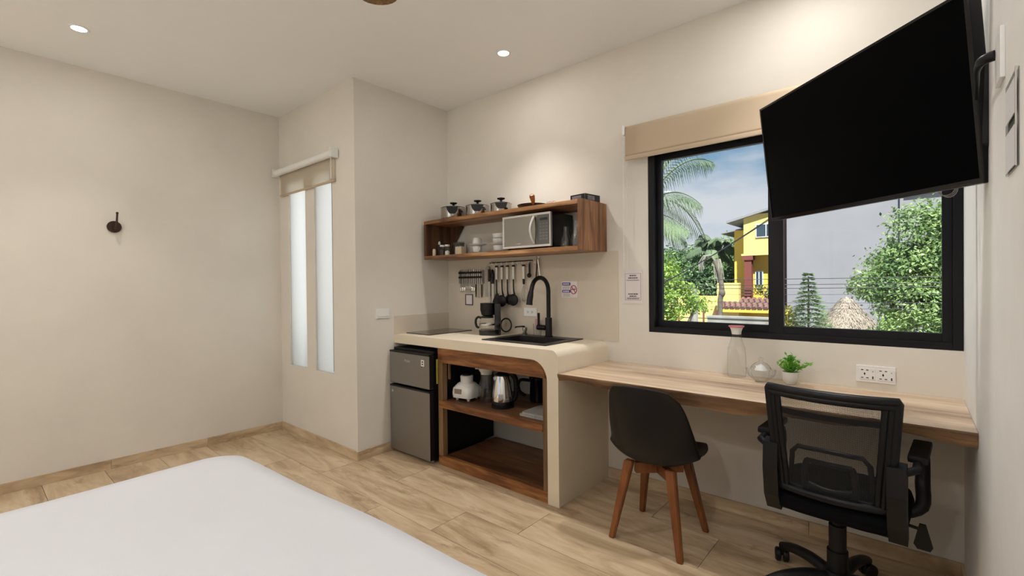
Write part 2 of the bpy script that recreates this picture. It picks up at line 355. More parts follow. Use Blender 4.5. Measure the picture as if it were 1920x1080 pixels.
# floor tiles: rows along X, 0.304 deep, joints staggered as in the photograph
def tile(x0, x1, y0, y1):
    g = .0012
    cx, cy = (x0+x1)/2, (y0+y1)/2
    MB().box(x0-cx+g, x1-cx-g, y0-cy+g, y1-cy-g, -.0135, random.uniform(-.0004, 0)).make('tile', M['floor'], fl, loc=(cx, cy, 0))
rowy = 2.745
rows = []
edges = [2.745, 2.41, 2.10, 1.815, 1.56, 1.25, .94, .63, .32, .01, -.3, -.61, -.92, -1.23, -1.54, -1.85, -2.16, -2.47, -2.9]
starts = [-3.4, -3.05, -2.553, -3.057, -3.5, -2.4, -3.3, -2.7, -3.8]
for i, (ya, yb) in enumerate(zip(edges, edges[1:])):
    s0 = starts[i % len(starts)]
    js = [s0+k*1.16 for k in range(-2, 5)]
    if i == 2: js = [-3.57, -2.553, -1.53, -.51]
    if i == 3: js = [-3.057, -1.90, -.74]
    js = [XL]+[j for j in js if XL+.1 < j < XR-.1]+[XR]
    for a, c in zip(js, js[1:]): tile(a, c, yb, ya)
struct(MB().box(XL-.2, XR+.2, Y0-.2, D+.2, H, H+.2).make('ceiling', M['ceiling']))
struct(MB().box(XL-.2, XL, Y0, D2+.2, -.014, H).make('wall_left', M['wall']))
GX0, GX1, GZ1 = -3.3, -.9, 2.2
struct(MB().box(XL-.2, GX0, Y0-.2, Y0, -.014, H).box(GX1, XR+.2, Y0-.2, Y0, -.014, H).box(GX0, GX1, Y0-.2, Y0, GZ1, H).make('wall_front', M['wall']))
gd = sroot('added_door_1', (GX0, Y0, 0))  # unseen glass door, added behind the camera to let in fill daylight
for k in range(2):
    x_ = k*(GX1-GX0)/2; w_ = (GX1-GX0)/2; b = MB()
    b.box(x_, x_+.06, -.12, -.07, 0, GZ1).box(x_+w_-.06, x_+w_, -.12, -.07, 0, GZ1).box(x_+.06, x_+w_-.06, -.12, -.07, 0, .08).box(x_+.06, x_+w_-.06, -.12, -.07, GZ1-.06, GZ1)
    b.make('added_door_frame', M['frame'], gd); MB().box(x_+.06, x_+w_-.06, -.10, -.096, .08, GZ1-.06).make('added_door_pane', M['winglass'], gd)
struct(MB().box(XR, XR+.2, Y0, D+.2, -.014, H).make('wall_right', M['rwall']))
S1 = (-4.118, -3.815); S2 = (-3.668, -3.384); SZ = (.588, 2.15); SD = D2+.2
b = MB()
for x0, x1 in ((XL, S1[0]), (S1[1], S2[0]), (S2[1], XC)): b.box(x0, x1, D2, SD, -.014, H)
for x0, x1 in (S1, S2): b.box(x0, x1, D2, SD, -.014, SZ[0]).box(x0, x1, D2, SD, SZ[1], H)
struct(b.make('wall_slit', M['wall']))
struct(MB().box(XC-.2, XC, SD, D+.2, -.014, H).make('wall_column', M['wall']))
WX0, WZ0, WZ1 = -1.238, .966, 2.085
b = MB().box(XC, WX0, D, D+.2, -.014, H).box(WX0, XR, D, D+.2, -.014, WZ0).box(WX0, XR, D, D+.2, WZ1, H)
struct(b.make('wall_back', M['wall']))
# skirting in cut stone lengths
def skirt(name, p0, p1, nrm, L0=.62):
    p0, p1 = Vector(p0), Vector(p1); d = p1-p0; Ln = d.length; d.normalize(); n = Vector(nrm); k = max(1, round(Ln/L0)); root = sroot(name)
    for i in range(k):
        a = p0+d*(Ln*i/k); c = p0+d*(Ln*(i+1)/k); mid = (a+c)/2; hl = (c-a).length/2-.0006
        u = MB(); ang = math.atan2(d.y, d.x); mt = Matrix.Rotation(ang, 4, 'Z')
        side = 1 if (mt @ Vector((0, 1, 0))).dot(n) > 0 else -1
        u.box(-hl, hl, *(sorted((0, .012*side))), 0, .066, bev=.0015)
        o = u.make('skirting_stone', M['base'], root, loc=mid); o.rotation_euler.z = ang
skirt('baseboard_left', (XL, Y0+.012, 0), (XL, D2, 0), (1, 0, 0))
skirt('baseboard_slit', (XL+.012, D2, 0), (XC+.012, D2, 0), (0, -1, 0))
skirt('baseboard_column', (XC, D2, 0), (XC, D, 0), (1, 0, 0))
skirt('baseboard_back', (-1.522, D, 0), (XR, D, 0), (0, -1, 0))
skirt('baseboard_right', (XR, Y0+.012, 0), (XR, D-.012, 0), (-1, 0, 0))
# polished cement splashback, slightly proud of the walls
struct(MB().box(XC, -1.44, D-.004, D, .891, 1.478).make('trim_1', M['splash']))
struct(MB().box(XC, XC+.004, 2.176, D-.004, .891, 1.03).make('trim_2', M['splash']))

# ------------------------------------------------------------------ big sliding window
win = sroot('window_1', (WX0, D, WZ0))
def wbox(name, x0, x1, y0, y1, z0, z1, m=None, par=None, bev=.002):
    return MB().box(x0-WX0, x1-WX0, y0, y1, z0-WZ0, z1-WZ0, bev=bev).make(name, m or M['frame'], par or win)
b = MB()
for a in ((WX0, WX0+.034, WZ0, WZ1), (XR-.034, XR-.001, WZ0, WZ1)): b.box(a[0]-WX0, a[1]-WX0, .006, .095, a[2]-WZ0, a[3]-WZ0, bev=.002)
b.box(.034, XR-.034-WX0, .006, .095, 0, .028, bev=.002).box(.034, XR-.034-WX0, .006, .095, WZ1-.028-WZ0, WZ1-WZ0, bev=.002)
b.make('window_frame', M['frame'], win)
def sash(x0, x1, y0, sl, sr):
    b = MB(); z0, z1 = WZ0+.028, WZ1-.028
    b.box(x0-WX0, x0+sl-WX0, y0, y0+.032, z0-WZ0, z1-WZ0, bev=.002).box(x1-sr-WX0, x1-WX0, y0, y0+.032, z0-WZ0, z1-WZ0, bev=.002)
    b.box(x0+sl-WX0, x1-sr-WX0, y0, y0+.032, z0-WZ0, z0+.042-WZ0, bev=.002).box(x0+sl-WX0, x1-sr-WX0, y0, y0+.032, z1-.04-WZ0, z1-WZ0, bev=.002)
    o = b.make('window_sash', M['frame'], win)
    MB().box(x0+sl-WX0, x1-sr-WX0, y0+.014, y0+.018, z0+.042-WZ0, z1-.04-WZ0).make('window_pane', M['winglass'], o)
sash(WX0+.034, -.516, .054, .03, .062); sash(-.58, XR-.034, .018, .07, .034)
b = MB().box(.036, XR-.036-WX0, .0062, .016, .028, .033); b.make('window_track', M['silver'] if 0 else M['frame'], win)
# two narrow slit windows
for k, (x0, x1) in enumerate((S1, S2)):
    wn = sroot('window_%d' % (k+2), (x0, SD, SZ[0])); W_ = x1-x0; h_ = SZ[1]-SZ[0]
    b = MB(); t = .018
    b.box(0, t, -.03, 0, 0, h_).box(W_-t, W_, -.03, 0, 0, h_).box(t, W_-t, -.03, 0, 0, t).box(t, W_-t, -.03, 0, h_-t, h_)
    b.make('window_frame', M['frame'], wn)
    MB().box(0, W_, -.186, -.180, 0, h_).make('window_pane', M['frost'], wn)
    if k == 1: MB().box(W_-.012, W_-.0005, -.197, -.187, .02, h_-.01).make('weather_strip', M['frame'], wn)

# roller blind over the big window
rb = thing('roller_blind', 'wide beige roller blind rolled up above the large window', 'blind', (-1.352, 2.70, 2.215))
Lb = XR-.02+1.352
MB().tube([(.0, 0, 0), (Lb, 0, 0)], .022, 16).make('roller_tube', M['blind'], rb, smooth=40)
def fab(u, v):
    if v < .4: a = R(90+90*(v/.4)+0); return Vector((u*Lb, .024*math.cos(a)*1.0, .024*math.sin(a)))
    t = (v-.4)/.6; return Vector((u*Lb, -.024, -t*.168))
MB().grid(fab, 12, 18).make('blind_fabric', M['blind'], rb, smooth=60, solid=.002)
MB().box(0, Lb, -.033, -.016, -.19, -.166, bev=.004).make('bottom_bar', M['blind'], rb, smooth=40)
MB().box(-.018, -.002, -.03, .044, -.03, .028, bev=.004).make('bracket', M['white'], rb); MB().box(Lb+.001, Lb+.008, -.03, .044, -.03, .028).make('bracket', M['white'], rb)
b = MB()
for dx in (-.006,):
    for sy in (-.026, .022):
        b.tube([(dx-.006, sy, 0), (dx-.008, sy*1.1, -.86)], .0012, 5)
        for i in range(74): b.ico((dx-.006, sy, -.01-i*.0116), .0028, 1)
b.tube([(dx-.008, -.0286, -.86), (dx-.008, 0, -.885), (dx-.008, .0242, -.86)], .0012, 5)
b.make('bead_chain', M['white'], rb, smooth=40, label='white bead pull chain', kind='stuff')

# narrow blind over slit windows
nb = thing('roller_blind', 'narrow off-white roller blind above the two slit windows', 'blind', (-4.262, D2-.04, 2.262))
Ln = .965
MB().tube([(0, 0, 0), (Ln, 0, 0)], .028, 16).make('roller_tube', M['white'], nb, smooth=40)
MB().grid(lambda u, v: Vector((.02+u*(Ln-.04), .027, -.19*v)), 6, 6).make('blind_fabric', M['blindt'], nb, smooth=60)
MB().box(.02, Ln-.02, .020, .034, -.206, -.19, bev=.003).make('bottom_bar', M['blind'], nb)
MB().box(Ln+.001, Ln+.022, -.03, .036, -.034, .034, bev=.006).make('bracket', M['white'], nb); MB().box(-.012, -.001, -.03, .036, -.034, .034, bev=.004).make('bracket', M['white'], nb)
MB().tube([(Ln+.012, -.02, -.03), (Ln+.012, -.02, -.2)], .0035, 6).make('pull_cord', M['silver'], nb)

# ------------------------------------------------------------------ ceiling downlights
def downlight(x, y, label):
    t = thing('recessed_downlight', label, 'ceiling light', (x, y, H), group='recessed ceiling downlights')
    MB().lathe([(.034, -.001), (.036, -.005), (.046, -.005), (.050, 0), (.034, 0)], 28).make('trim_ring', M['white'], t, smooth=40)
    MB().lathe([(0, -.004), (.034, -.004)], 28).make('lamp_lens', M['lamp'], t)
downlight(-3.66, .46, 'lit round recessed downlight near the left wall with the coat hook')
downlight(-2.019, 2.304, 'lit round recessed downlight above the wooden wall shelf')

# ceiling fan, only one blade tip shows
tip = Vector((-1.69, 1.165, 0)); hub = Vector((-1.22, .56, 0)); dv = (tip-hub); Lf = dv.length; az = math.atan2(dv.y, dv.x)
fan = thing('ceiling_fan', 'ceiling fan with a brown woven-look blade tip at the top edge', 'fan', (hub.x, hub.y, H))
MB().lathe([(0, 0), (.06, 0), (.055, -.04), (.015, -.05), (.015, -.22), (.09, -.24), (.10, -.30), (.07, -.36), (0, -.38)], 24).make('motor', M['black'], fan, smooth=40)
for k in range(3):
    out = [(.10, -.035), (.2, -.06), (Lf*.8, -.078)]+[(Lf-.06+.06*math.cos(R(a)), .078*math.sin(R(a))*1.0) for a in range(-80, 81, 16)]+[(Lf*.8, .078), (.2, .06), (.10, .035)]
    o = MB().prism(out, 'z', -.325, -.313).make('blade', M['wicker'], fan); o.rotation_euler = (0, 0, az+k*2*PI/3)

# ------------------------------------------------------------------ bed
BX0, BX1, BY0, BY1, BZ = -2.27, -.24, -1.15, .80, .55
bed = thing('bed', 'large bed covered by a smooth white bedspread in the foreground', 'bed', (-1.238, -.141, 0), (0, 0, R(2.75)))
hx, hy = (BX1-BX0)/2, (BY1-BY0)/2
def topf(x, y):
    return .004*math.sin(3.1*x+1.3*y)+.003*math.sin(7*x-5*y)+.004*noise.noise(Vector((x*2.2, y*2.2, .3)))
b = MB(); nU, nV = 70, 66; prof = []
pts = []
ro_ = .13
def outline(t):  # rounded-corner outline scaled
    return None
rings = []
# concentric rings of a rounded rectangle: centre -> edge -> down the side
base = rrect(-hx, hx, -hy, hy, ro_, 8)
fine = []
for i in range(len(base)):
    a = Vector(base[i]); c = Vector(base[(i+1) % len(base)]); m_ = max(1, int((c-a).length/.12))
    for j in range(m_): fine.append(a.lerp(c, j/m_))
lv = [(i/14, 0) for i in range(1, 14)]+[(.985, -.004), (.996, -.018), (1.0, -.045), (1.002, -.12), (1.0, -.26), (1.003, -.36)]
cen = b.bm.verts.new((0, 0, BZ+topf(0, 0)))
for (s_, dz) in lv:
    ring = []
    for q in fine:
        x, y = q.x*s_, q.y*s_
        if s_ >= .98:
            wv = .006*math.sin(q.x*9+q.y*7)*(1 if dz < -.1 else .4); x += wv; y += wv*.6
        ring.append(b.bm.verts.new((x, y, BZ+dz+topf(x, y))))
    rings.append(ring)
k = len(fine)
for j in range(k): b.bm.faces.new((cen, rings[0][j], rings[0][(j+1) % k]))
for a, c in zip(rings, rings[1:]):
    for j in range(k): b.bm.faces.new((a[j], c[j], c[(j+1) % k], a[(j+1) % k]))
b.make('bedspread', M['sheet'], bed, smooth=60)
MB().box(-hx+.02, hx-.02, -hy+.02, hy-.02, .06, .20, bev=.01).make('bed_base', M['shelfwood'], bed)
for sx in (-1, 1):
    for sy in (-1, 1): MB().box(sx*(hx-.14)-.035, sx*(hx-.14)+.035, sy*(hy-.14)-.035, sy*(hy-.14)+.035, 0, .06).make('leg', M['cabwoodv'], bed)

# ------------------------------------------------------------------ coat hook on the left wall
hk = thing('wall_hook', 'dark bronze round coat hook on the bare left wall', 'hook', (XL, .705, 1.70))
MB().tube([(0, 0, 0), (.012, 0, 0)], .041, 24).make('rosette', M['hook'], hk, smooth=40)
MB().tube([(.010, 0, -.01), (.05, 0, -.012), (.062, .004, .01), (.066, .008, .09)], [.007, .007, .0065, .0065], 8).sphere((.066, .008, .092), .0085, 8).make('peg', M['hook'], hk, smooth=60)

# light switch on column
sw = thing('light_switch', 'white two-gang light switch on the column side above the fridge', 'switch', (XC, 2.073, 1.056))
MB().box(0, .008, -.06, .06, -.037, .037, bev=.003).make('plate', M['white'], sw)
MB().box(.008, .011, -.048, .048, -.022, .022, bev=.002).make('rocker', M['white'], sw)

# ------------------------------------------------------------------ cement counter
CX, CYF, CZ, TT, LT = -1.522, 2.176, .89, .066, .078
ct = thing('cement_counter', 'cream polished cement counter with rounded waterfall corner beside the desk', 'counter', (0, 0, 0))
SX0, SX1, SY0, SY1 = -2.235, -1.695, 2.325, 2.69
ro1, ri1 = .05, .115
def full(): return [(XC, CZ-TT), (XC, CZ)]+arc(CX-ro1, CZ-ro1, ro1, 90, 0, 8)+[(CX, 0), (CX-LT, 0)]+arc(CX-LT-ri1, CZ-TT-ri1, ri1, 0, 90, 8)
def rightp(): return [(SX1-.03, CZ-TT), (SX1-.03, CZ)]+arc(CX-ro1, CZ-ro1, ro1, 90, 0, 8)+[(CX, 0), (CX-LT, 0)]+arc(CX-LT-ri1, CZ-TT-ri1, ri1, 0, 90, 8)
b = MB().prism(full(), 'y', CYF, SY0+.02).prism(full(), 'y', SY1-.02, D)
b.box(XC, SX0+.03, SY0+.02, SY1-.02, CZ-TT, CZ).prism([(SX1-.0, CZ-TT), (SX1-.02, CZ)]+rightp()[2:-1]+[(CX-LT-ri1+.03, CZ-TT)], 'y', SY0+.02, SY1-.02)
b.make('counter_body', M['counter'], ct, smooth=30)

# sink
sk = thing('kitchen_sink', 'black granite drop-in sink set in the cement counter', 'sink', (SX0, SY0-.03, CZ))
Wk, Dk = SX1-SX0, SY1-SY0+.06
b = MB(); zt = .007; wl = .012
ix0, ix1, iy0, iy1 = .05, Wk-.05, .045, Dk-.085
b.box(0, ix0, 0, Dk, .0005, zt).box(ix1, Wk, 0, Dk, .0005, zt).box(ix0, ix1, 0, iy0, .0005, zt).box(ix0, ix1, iy1, Dk, .0005, zt)
b.make('sink_rim', M['granite'], sk)
b = MB(); dz = -.17
b.box(ix0, ix0+wl, iy0, iy1, dz, zt-.001).box(ix1-wl, ix1, iy0, iy1, dz, zt-.001).box(ix0+wl, ix1-wl, iy0, iy0+wl, dz, zt-.001).box(ix0+wl, ix1-wl, iy1-wl, iy1, dz, zt-.001).box(ix0, ix1, iy0, iy1, dz-.01, dz)
b.make('basin', M['granite'], sk)
MB().lathe([(0, dz+.003), (.04, dz+.003), (.045, dz)], 20, c=(Wk/2, Dk/2-.02, 0)).make('drain', M['steel'], sk, smooth=40)

# faucet
fc = thing('kitchen_faucet', 'matte black gooseneck faucet with pull-down spray over the sink', 'faucet', (-1.945, 2.672, CZ+.007))
MB().lathe([(0, 0), (.030, 0), (.030, .006), (.024, .008), (.024, .13), (.022, .134), (0, .134)], 24).make('faucet_base', M['black'], fc, smooth=40)
a_ = [(0, 0, .13), (0, 0, .22), (0, 0, .30)]+[(0, -.095+.095*math.cos(R(t)), .322+.092*math.sin(R(t))) for t in range(0, 171, 14)]
a_ += [(0, -.196, .320)]
MB().tube(a_, .0148, 14).make('spout', M['black'], fc, smooth=50)
MB().tube([(0, -.194, .325), (0, -.203, .295), (0, -.211, .262), (0, -.216, .232)], [.0155, .020, .020, .022], 14).make('spray_head', M['black'], fc, smooth=50)
MB().tube([(-.022, 0, .062), (-.095, -.004, .062)], .0185, 14).make('valve', M['black'], fc, smooth=50)
MB().box(-.094, -.082, -.008, .008, .07, .165, bev=.003).make('lever', M['black'], fc)
# soap pump
sp = thing('soap_dispenser', 'small dark soap pump left of the faucet behind the sink', 'soap dispenser', (-2.16, 2.672, CZ+.007))
MB().lathe([(0, 0), (.02, 0), (.02, .012), (.014, .016), (.014, .03), (.018, .032), (.018, .055), (0, .058)], 18).make('pump_body', M['mirror'], sp, smooth=40)
MB().tube([(0, 0, .058), (-.01, -.01, .062), (-.05, -.04, .058), (-.052, -.042, .050)], .0055, 8).make('nozzle', M['black'], sp, smooth=50)
tb = thing('glass_tumbler', 'clear tumbler with a pink sponge tucked behind the faucet', 'glass', (-2.07, 2.705, CZ))
MB().lathe([(0, .003), (.026, .003), (.03, .09), (.032, .09), (.028, 0), (0, 0)], 20).make('tumbler_wall', M['glass'], tb, smooth=40)
MB().box(-.014, .014, -.01, .01, .05, .125, bev=.004).make('sponge', mat('sponge_pink', (.55, .30, .33), .9), tb)

# hob
hb = thing('induction_hob', 'flat dark glass two-zone cooktop on the counter by the column', 'cooktop', (-2.895, 2.505, CZ))
MB().prism(rrect(-.143, .143, -.237, .215, .01), 'z', .0005, .007).make('glass_top', M['hob'], hb)
for yy in (-.10, .10): MB().lathe([(.072, .0073), (.075, .0073)], 30, c=(0, yy, 0)).make('cooking_zone', M['mirror'], hb)

# coffee maker
e_ = Vector((.7607, .6491, 0))
cm = thing('coffee_maker', 'small black drip coffee maker on the counter beneath the hanging knives', 'coffee maker', (-2.43, 2.585, CZ), (0, 0, math.atan2(e_.y, e_.x)))
MB().prism(rrect(-.080, .085, -.07, .07, .045), 'z', 0, .038).make('warming_base', M['blackgloss'], cm, smooth=40)
MB().box(.038, .085, -.062, .062, .036, .236, bev=.012).make('water_tank', M['blackgloss'], cm, smooth=50)
MB().prism(rrect(-.07, .04, -.062, .062, .05), 'z', .19, .238).lathe([(.032, .14), (.05, .15), (.06, .19)], 24, c=(-.012, 0, 0)).make('brew_basket', M['black'], cm, smooth=40)
o = MB().lathe([(0, .04), (.050, .04), (.060, .065), (.058, .10), (.045, .128), (.046, .134)], 28, c=(-.018, 0, 0)).make('carafe', M['glass'], cm, smooth=60)
MB().lathe([(.0605, .072), (.0612, .078), (.0605, .084)], 28, c=(-.018, 0, 0)).make('carafe_band', M['steel'], o)
MB().tube([(-.064, 0, .125), (-.085, 0, .133), (-.102, 0, .118), (-.106, 0, .09), (-.098, 0, .062), (-.08, 0, .052)], .009, 10).lathe([(.047, .126), (.047, .139), (0, .14)], 24, c=(-.018, 0, 0)).make('carafe_handle', M['black'], o, smooth=50)
MB().box(-.062, -.052, -.02, .02, .203, .209).make('badge', M['silver'], cm)
pc = [(.085+.038+.040*math.cos(R(t)), .0+.01*math.sin(R(t*.5)), .070+.050*math.sin(R(t))) for t in range(200, -171, -16)]
MB().tube(pc, .0055, 8).make('power_cord', M['black'], cm, smooth=60)

# ------------------------------------------------------------------ small fridge
FX0, FX1, FY = -3.043, -2.578, 2.12
fr = thing('mini_fridge', 'grey steel two-door mini fridge tucked under the counter end', 'fridge', (FX0, FY, 0))
FW = FX1-FX0
MB().box(.004, FW-.004, .05, .56, .02, .775, bev=.006).make('cabinet_body', M['black'], fr)
MB().box(0, FW, .038, .56, .776, .796, bev=.006).make('top_panel', M['black'], fr)
def fdoor(z0, z1):
    o = MB().box(0, FW, 0, .04, z0, z1, bev=.006).make('door', M['fridge'], fr)
    MB().box(.0, FW, -.003, .042, z1-.003, z1+.010, bev=.003).make('door_grip', M['black'], o)
    return o
d1 = fdoor(.533, .768); d2 = fdoor(.025, .508)
MB().box(FW-.004, FW+.002, .001, .04, .03, .505).box(FW-.004, FW+.002, .001, .04, .536, .766).make('door_seal', M['black'], fr)
text('brand_lettering', 'Midea', .028, M['silver'], d1, (.215, -.0008, .712), (R(90), 0, 0))
MB().box(.375, .408, -.0012, 0, .69, .735).make('sticker', M['white'], d1)
MB().box(.384, .399, -.0018, -.0012, .700, .709).box(.384, .399, -.0018, -.0012, .716, .726).box(.378, .384, -.0018, -.0012, .680, .687).make('sticker_print', M['ink'], d1)
MB().tube([(.03, -.001, .47), (.03, .002, .47)], .009, 14).make('lock_badge', M['silver'], d2)
MB().box(FW+.0035, FW+.0045, .06, .075, .565, .74).make('energy_label', M['yellow_label'], fr)
for sx in (.03, FW-.05): MB().tube([(sx, .06, 0), (sx, .06, .024)], .014, 12).make('foot', M['white'], fr)

# ------------------------------------------------------------------ wooden open cabinet below the counter
KX0, KX1, KY = -2.556, -1.603, 2.180
cab = thing('wooden_cabinet', 'open rustic reddish-brown wooden cabinet built under the cement counter', 'cabinet', (KX0, KY, 0))
KW = KX1-KX0; top = .822
rr_ = .112
MB().prism([(0, .722), (KW, .722)]+arc(KW-rr_, top-rr_, rr_, 0, 90, 8)+[(0, top)], 'y', 0, .03).make('top_rail', M['cabwood'], cab)
MB().box(0, KW, 0, .035, 0, .066, bev=.002).make('bottom_rail', M['cabwood'], cab)
MB().box(.0, .045, .001, .045, .067, .721, bev=.002).make('post', M['cabwoodv'], cab)
MB().box(KW-.032, KW-.001, .001, .045, .067, .721, bev=.002).make('post', M['cabwoodv'], cab)
MB().box(.006, KW-.033, -.002, .03, .405, .452, bev=.003).make('shelf_edge', M['cabwood'], cab)
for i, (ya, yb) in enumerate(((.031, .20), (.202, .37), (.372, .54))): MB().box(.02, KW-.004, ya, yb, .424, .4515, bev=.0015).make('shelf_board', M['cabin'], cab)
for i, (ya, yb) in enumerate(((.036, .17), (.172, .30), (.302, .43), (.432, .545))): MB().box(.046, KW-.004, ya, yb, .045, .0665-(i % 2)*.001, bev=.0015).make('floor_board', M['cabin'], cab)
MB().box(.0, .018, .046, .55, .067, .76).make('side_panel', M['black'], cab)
MB().box(.05, .062, .05, .064, .60, .72).make('cleat', M['cabwoodv'], cab)

Z2 = .452
# blender base
bl = thing('blender_base', 'white blender motor base at the left of the cabinet shelf', 'blender', (-2.425, 2.335, Z2), (0, 0, R(10)))
def bb(u, v):
    t = v; prof = [(.082, .022), (.085, .05), (.080, .085), (.068, .113), (.056, .120), (.045, .124), (.047, .165), (.041, .170), (.0, .170)]
    i = min(int(t*8), 7); f = t*8-i; r0, z0 = prof[i]; r1, z1 = prof[i+1]; r = r0+(r1-r0)*f; z = z0+(z1-z0)*f
    a = 2*PI*u; sq = 1/max(abs(math.cos(a)), abs(math.sin(a)))
    kk = 1+(min(sq, 1.22)-1)*(1 if i < 3 else 0)*(1-(f if i == 2 else 0))
    return Vector((r*kk*math.cos(a), r*kk*math.sin(a), z))
MB().grid(bb, 41, 17).make('motor_housing', M['ceramic'], bl, smooth=50)
for a in (45, 135, 225, 315): MB().lathe([(0, 0), (.009, 0), (.013, .012), (.02, .032)], 12, c=(.068*math.cos(R(a)), .068*math.sin(R(a)), 0)).make('foot', M['ceramic'], bl, smooth=50)
MB().box(-.045, .012, -.0885, -.078, .052, .085, bev=.001).make('control_panel', M['mirror'], bl)
MB().lathe([(.03, .170), (.028, .178), (.0, .178)], 20).make('coupling', M['black'], bl)
# glass jug with white lid
jg = thing('glass_jug', 'tall glass jug with white lid and handle between blender base and kettle', 'jug', (-2.27, 2.375, Z2), (0, 0, math.atan2(e_.y, e_.x)))
MB().lathe([(0, .004), (.052, .004), (.054, .03), (.050, .12), (.040, .165), (.040, .19), (.042, .19), (.042, .165), (.053, .12), (.057, .03), (.055, 0), (0, 0)], 28).make('jug_glass', M['glass'], jg, smooth=50)
MB().tube([(.046, 0, .145), (.075, 0, .140), (.085, 0, .115), (.078, 0, .07), (.056, 0, .045)], .007, 10).make('jug_handle', M['glass'], jg, smooth=50)
MB().lathe([(0, .190), (.040, .190), (.042, .205), (.052, .217), (.056, .232), (.050, .236), (0, .236)], 28).box(-.078, -.045, -.012, .012, .226, .234, bev=.003).make('jug_lid', M['ceramic'], jg, smooth=50)
# kettle
kt = thing('electric_kettle', 'stainless steel electric kettle with black handle on the cabinet shelf', 'kettle', (-2.085, 2.335, Z2), (0, 0, math.atan2(e_.y, e_.x)))
MB().lathe([(0, 0), (.075, 0), (.076, .016), (.066, .022)], 30).make('power_base', M['black'], kt, smooth=40)
MB().lathe([(.068, .022), (.070, .05), (.066, .10), (.054, .17), (.046, .205), (.044, .212)], 32).make('kettle_body', M['chrome'], kt, smooth=60)
MB().lathe([(.071, .020), (.0715, .042), (.070, .044)], 32).make('base_collar', M['black'], kt, smooth=50); MB().lathe([(.045, .208), (.046, .218), (.03, .228), (0, .23)], 28).make('lid', M['black'], kt, smooth=50)
MB().tube([(.035, 0, .222), (.065, 0, .215), (.088, 0, .18), (.092, 0, .12), (.085, 0, .06), (.066, 0, .035)], [.012, .017, .018, .017, .016, .014], 12).make('handle', M['black'], kt, smooth=60)
MB().prism([(-.062, .195), (-.040, .150), (-.040, .208)], 'y', -.012, .012).make('kettle_spout', M['chrome'], kt)
# black pot with handle
bp_ = thing('black_coffee_pot', 'black lidded pot with side handle in the shadow right of the kettle', 'pot', (-1.985, 2.60, Z2), (0, 0, math.atan2(e_.y, e_.x)))
MB().lathe([(0, 0), (.058, 0), (.062, .02), (.060, .15), (.066, .158), (.066, .172), (.03, .185), (0, .187)], 28).make('pot_body', M['blackgloss'], bp_, smooth=45)
MB().tube([(-.06, 0, .145), (-.12, 0, .15), (-.14, 0, .12), (-.13, 0, .07), (-.09, 0, .04)], .011, 10).make('handle', M['black'], bp_, smooth=50); MB().tube([(.06, 0, .15), (.12, 0, .16)], .012, 10).make('pour_lip', M['black'], bp_, smooth=50)
# folded cloth
fcl = thing('folded_cloth', 'folded grey cloth lying at the right of the cabinet shelf', 'cloth', (-1.745, 2.335, Z2))
MB().prism(rrect(-.125, .105, -.095, .115, .02), 'z', .0005, .012).make('lower_fold', M['greycloth'], fcl)
MB().prism(rrect(-.11, .105, -.085, .115, .02), 'z', .0125, .024).make('upper_fold', M['greycloth'], fcl)

# ------------------------------------------------------------------ desk
DY, DZ = 2.167, .763
dk = thing('live_edge_desk', 'long wall-to-wall wooden desk top with live edge below the window', 'desk', (CX+.001, DY, 0))
DW = XR-.001-(CX+.001)
bands = [(0, .125), (.125, .27), (.27, .42), (.42, D-DY-.001)]
def low(x):
    t = x/DW
    return .716+.012*math.sin(t*9+.6)+.006*math.sin(t*31)-.012*math.sin(t*PI)
for i, (ya, yb) in enumerate(bands):
    g = .0004; b = MB(); n_ = 60
    if i == 0:
        vs = []
        for k_ in range(n_+1):
            x = DW*k_/n_; lo_ = low(x); wv = .004*math.sin(x*14)+.003*math.sin(x*37)
            vs.append([b.bm.verts.new(p) for p in ((x, yb-g, DZ), (x, 0, DZ), (x, -.001+wv*.3, DZ-.006), (x, .004+wv, (DZ+lo_)/2), (x, .016+wv, lo_), (x, yb-g, lo_+.004))])
        for a, c in zip(vs, vs[1:]):
            for j in range(6): b.bm.faces.new((a[j], c[j], c[(j+1) % 6], a[(j+1) % 6]))
        b.bm.faces.new(vs[0]); b.bm.faces.new(vs[-1][::-1])
        b.bm.normal_update()
        for f in b.bm.faces:
            if abs(f.normal.z) < .8: f.material_index = 1
        b.make('plank', [M['desk'], M['deskedge']], dk)
    else:
        b.box(0, DW, ya+g, yb-g, .725, DZ-.0003*i).make('plank', M['desk'], dk)

# carafe on the desk
cf = thing('glass_carafe', 'tall clear glass carafe with pink-rimmed lid on the desk', 'carafe', (-.715, 2.675, DZ))
MB().lathe([(0, .004), (.044, .004), (.046, .02), (.045, .12), (.040, .16), (.026, .205), (.024, .235)], 32).make('carafe_glass', M['glass'], cf, smooth=50)
for z in (.15, .157): MB().lathe([(.0445, z-.001), (.0455, z), (.0445, z+.001)], 32).make('etched_ring', M['glass'], cf, smooth=50)
MB().lathe([(.0235, .228), (.0245, .243), (.031, .262), (.037, .268), (.036, .27), (.030, .265), (.0225, .243)], 28).make('lid', M['white'], cf, smooth=50)
MB().lathe([(.0375, .2665), (.039, .270), (.0375, .273), (.03, .272)], 28).make('lid_rim', M['pink'], cf, smooth=50)
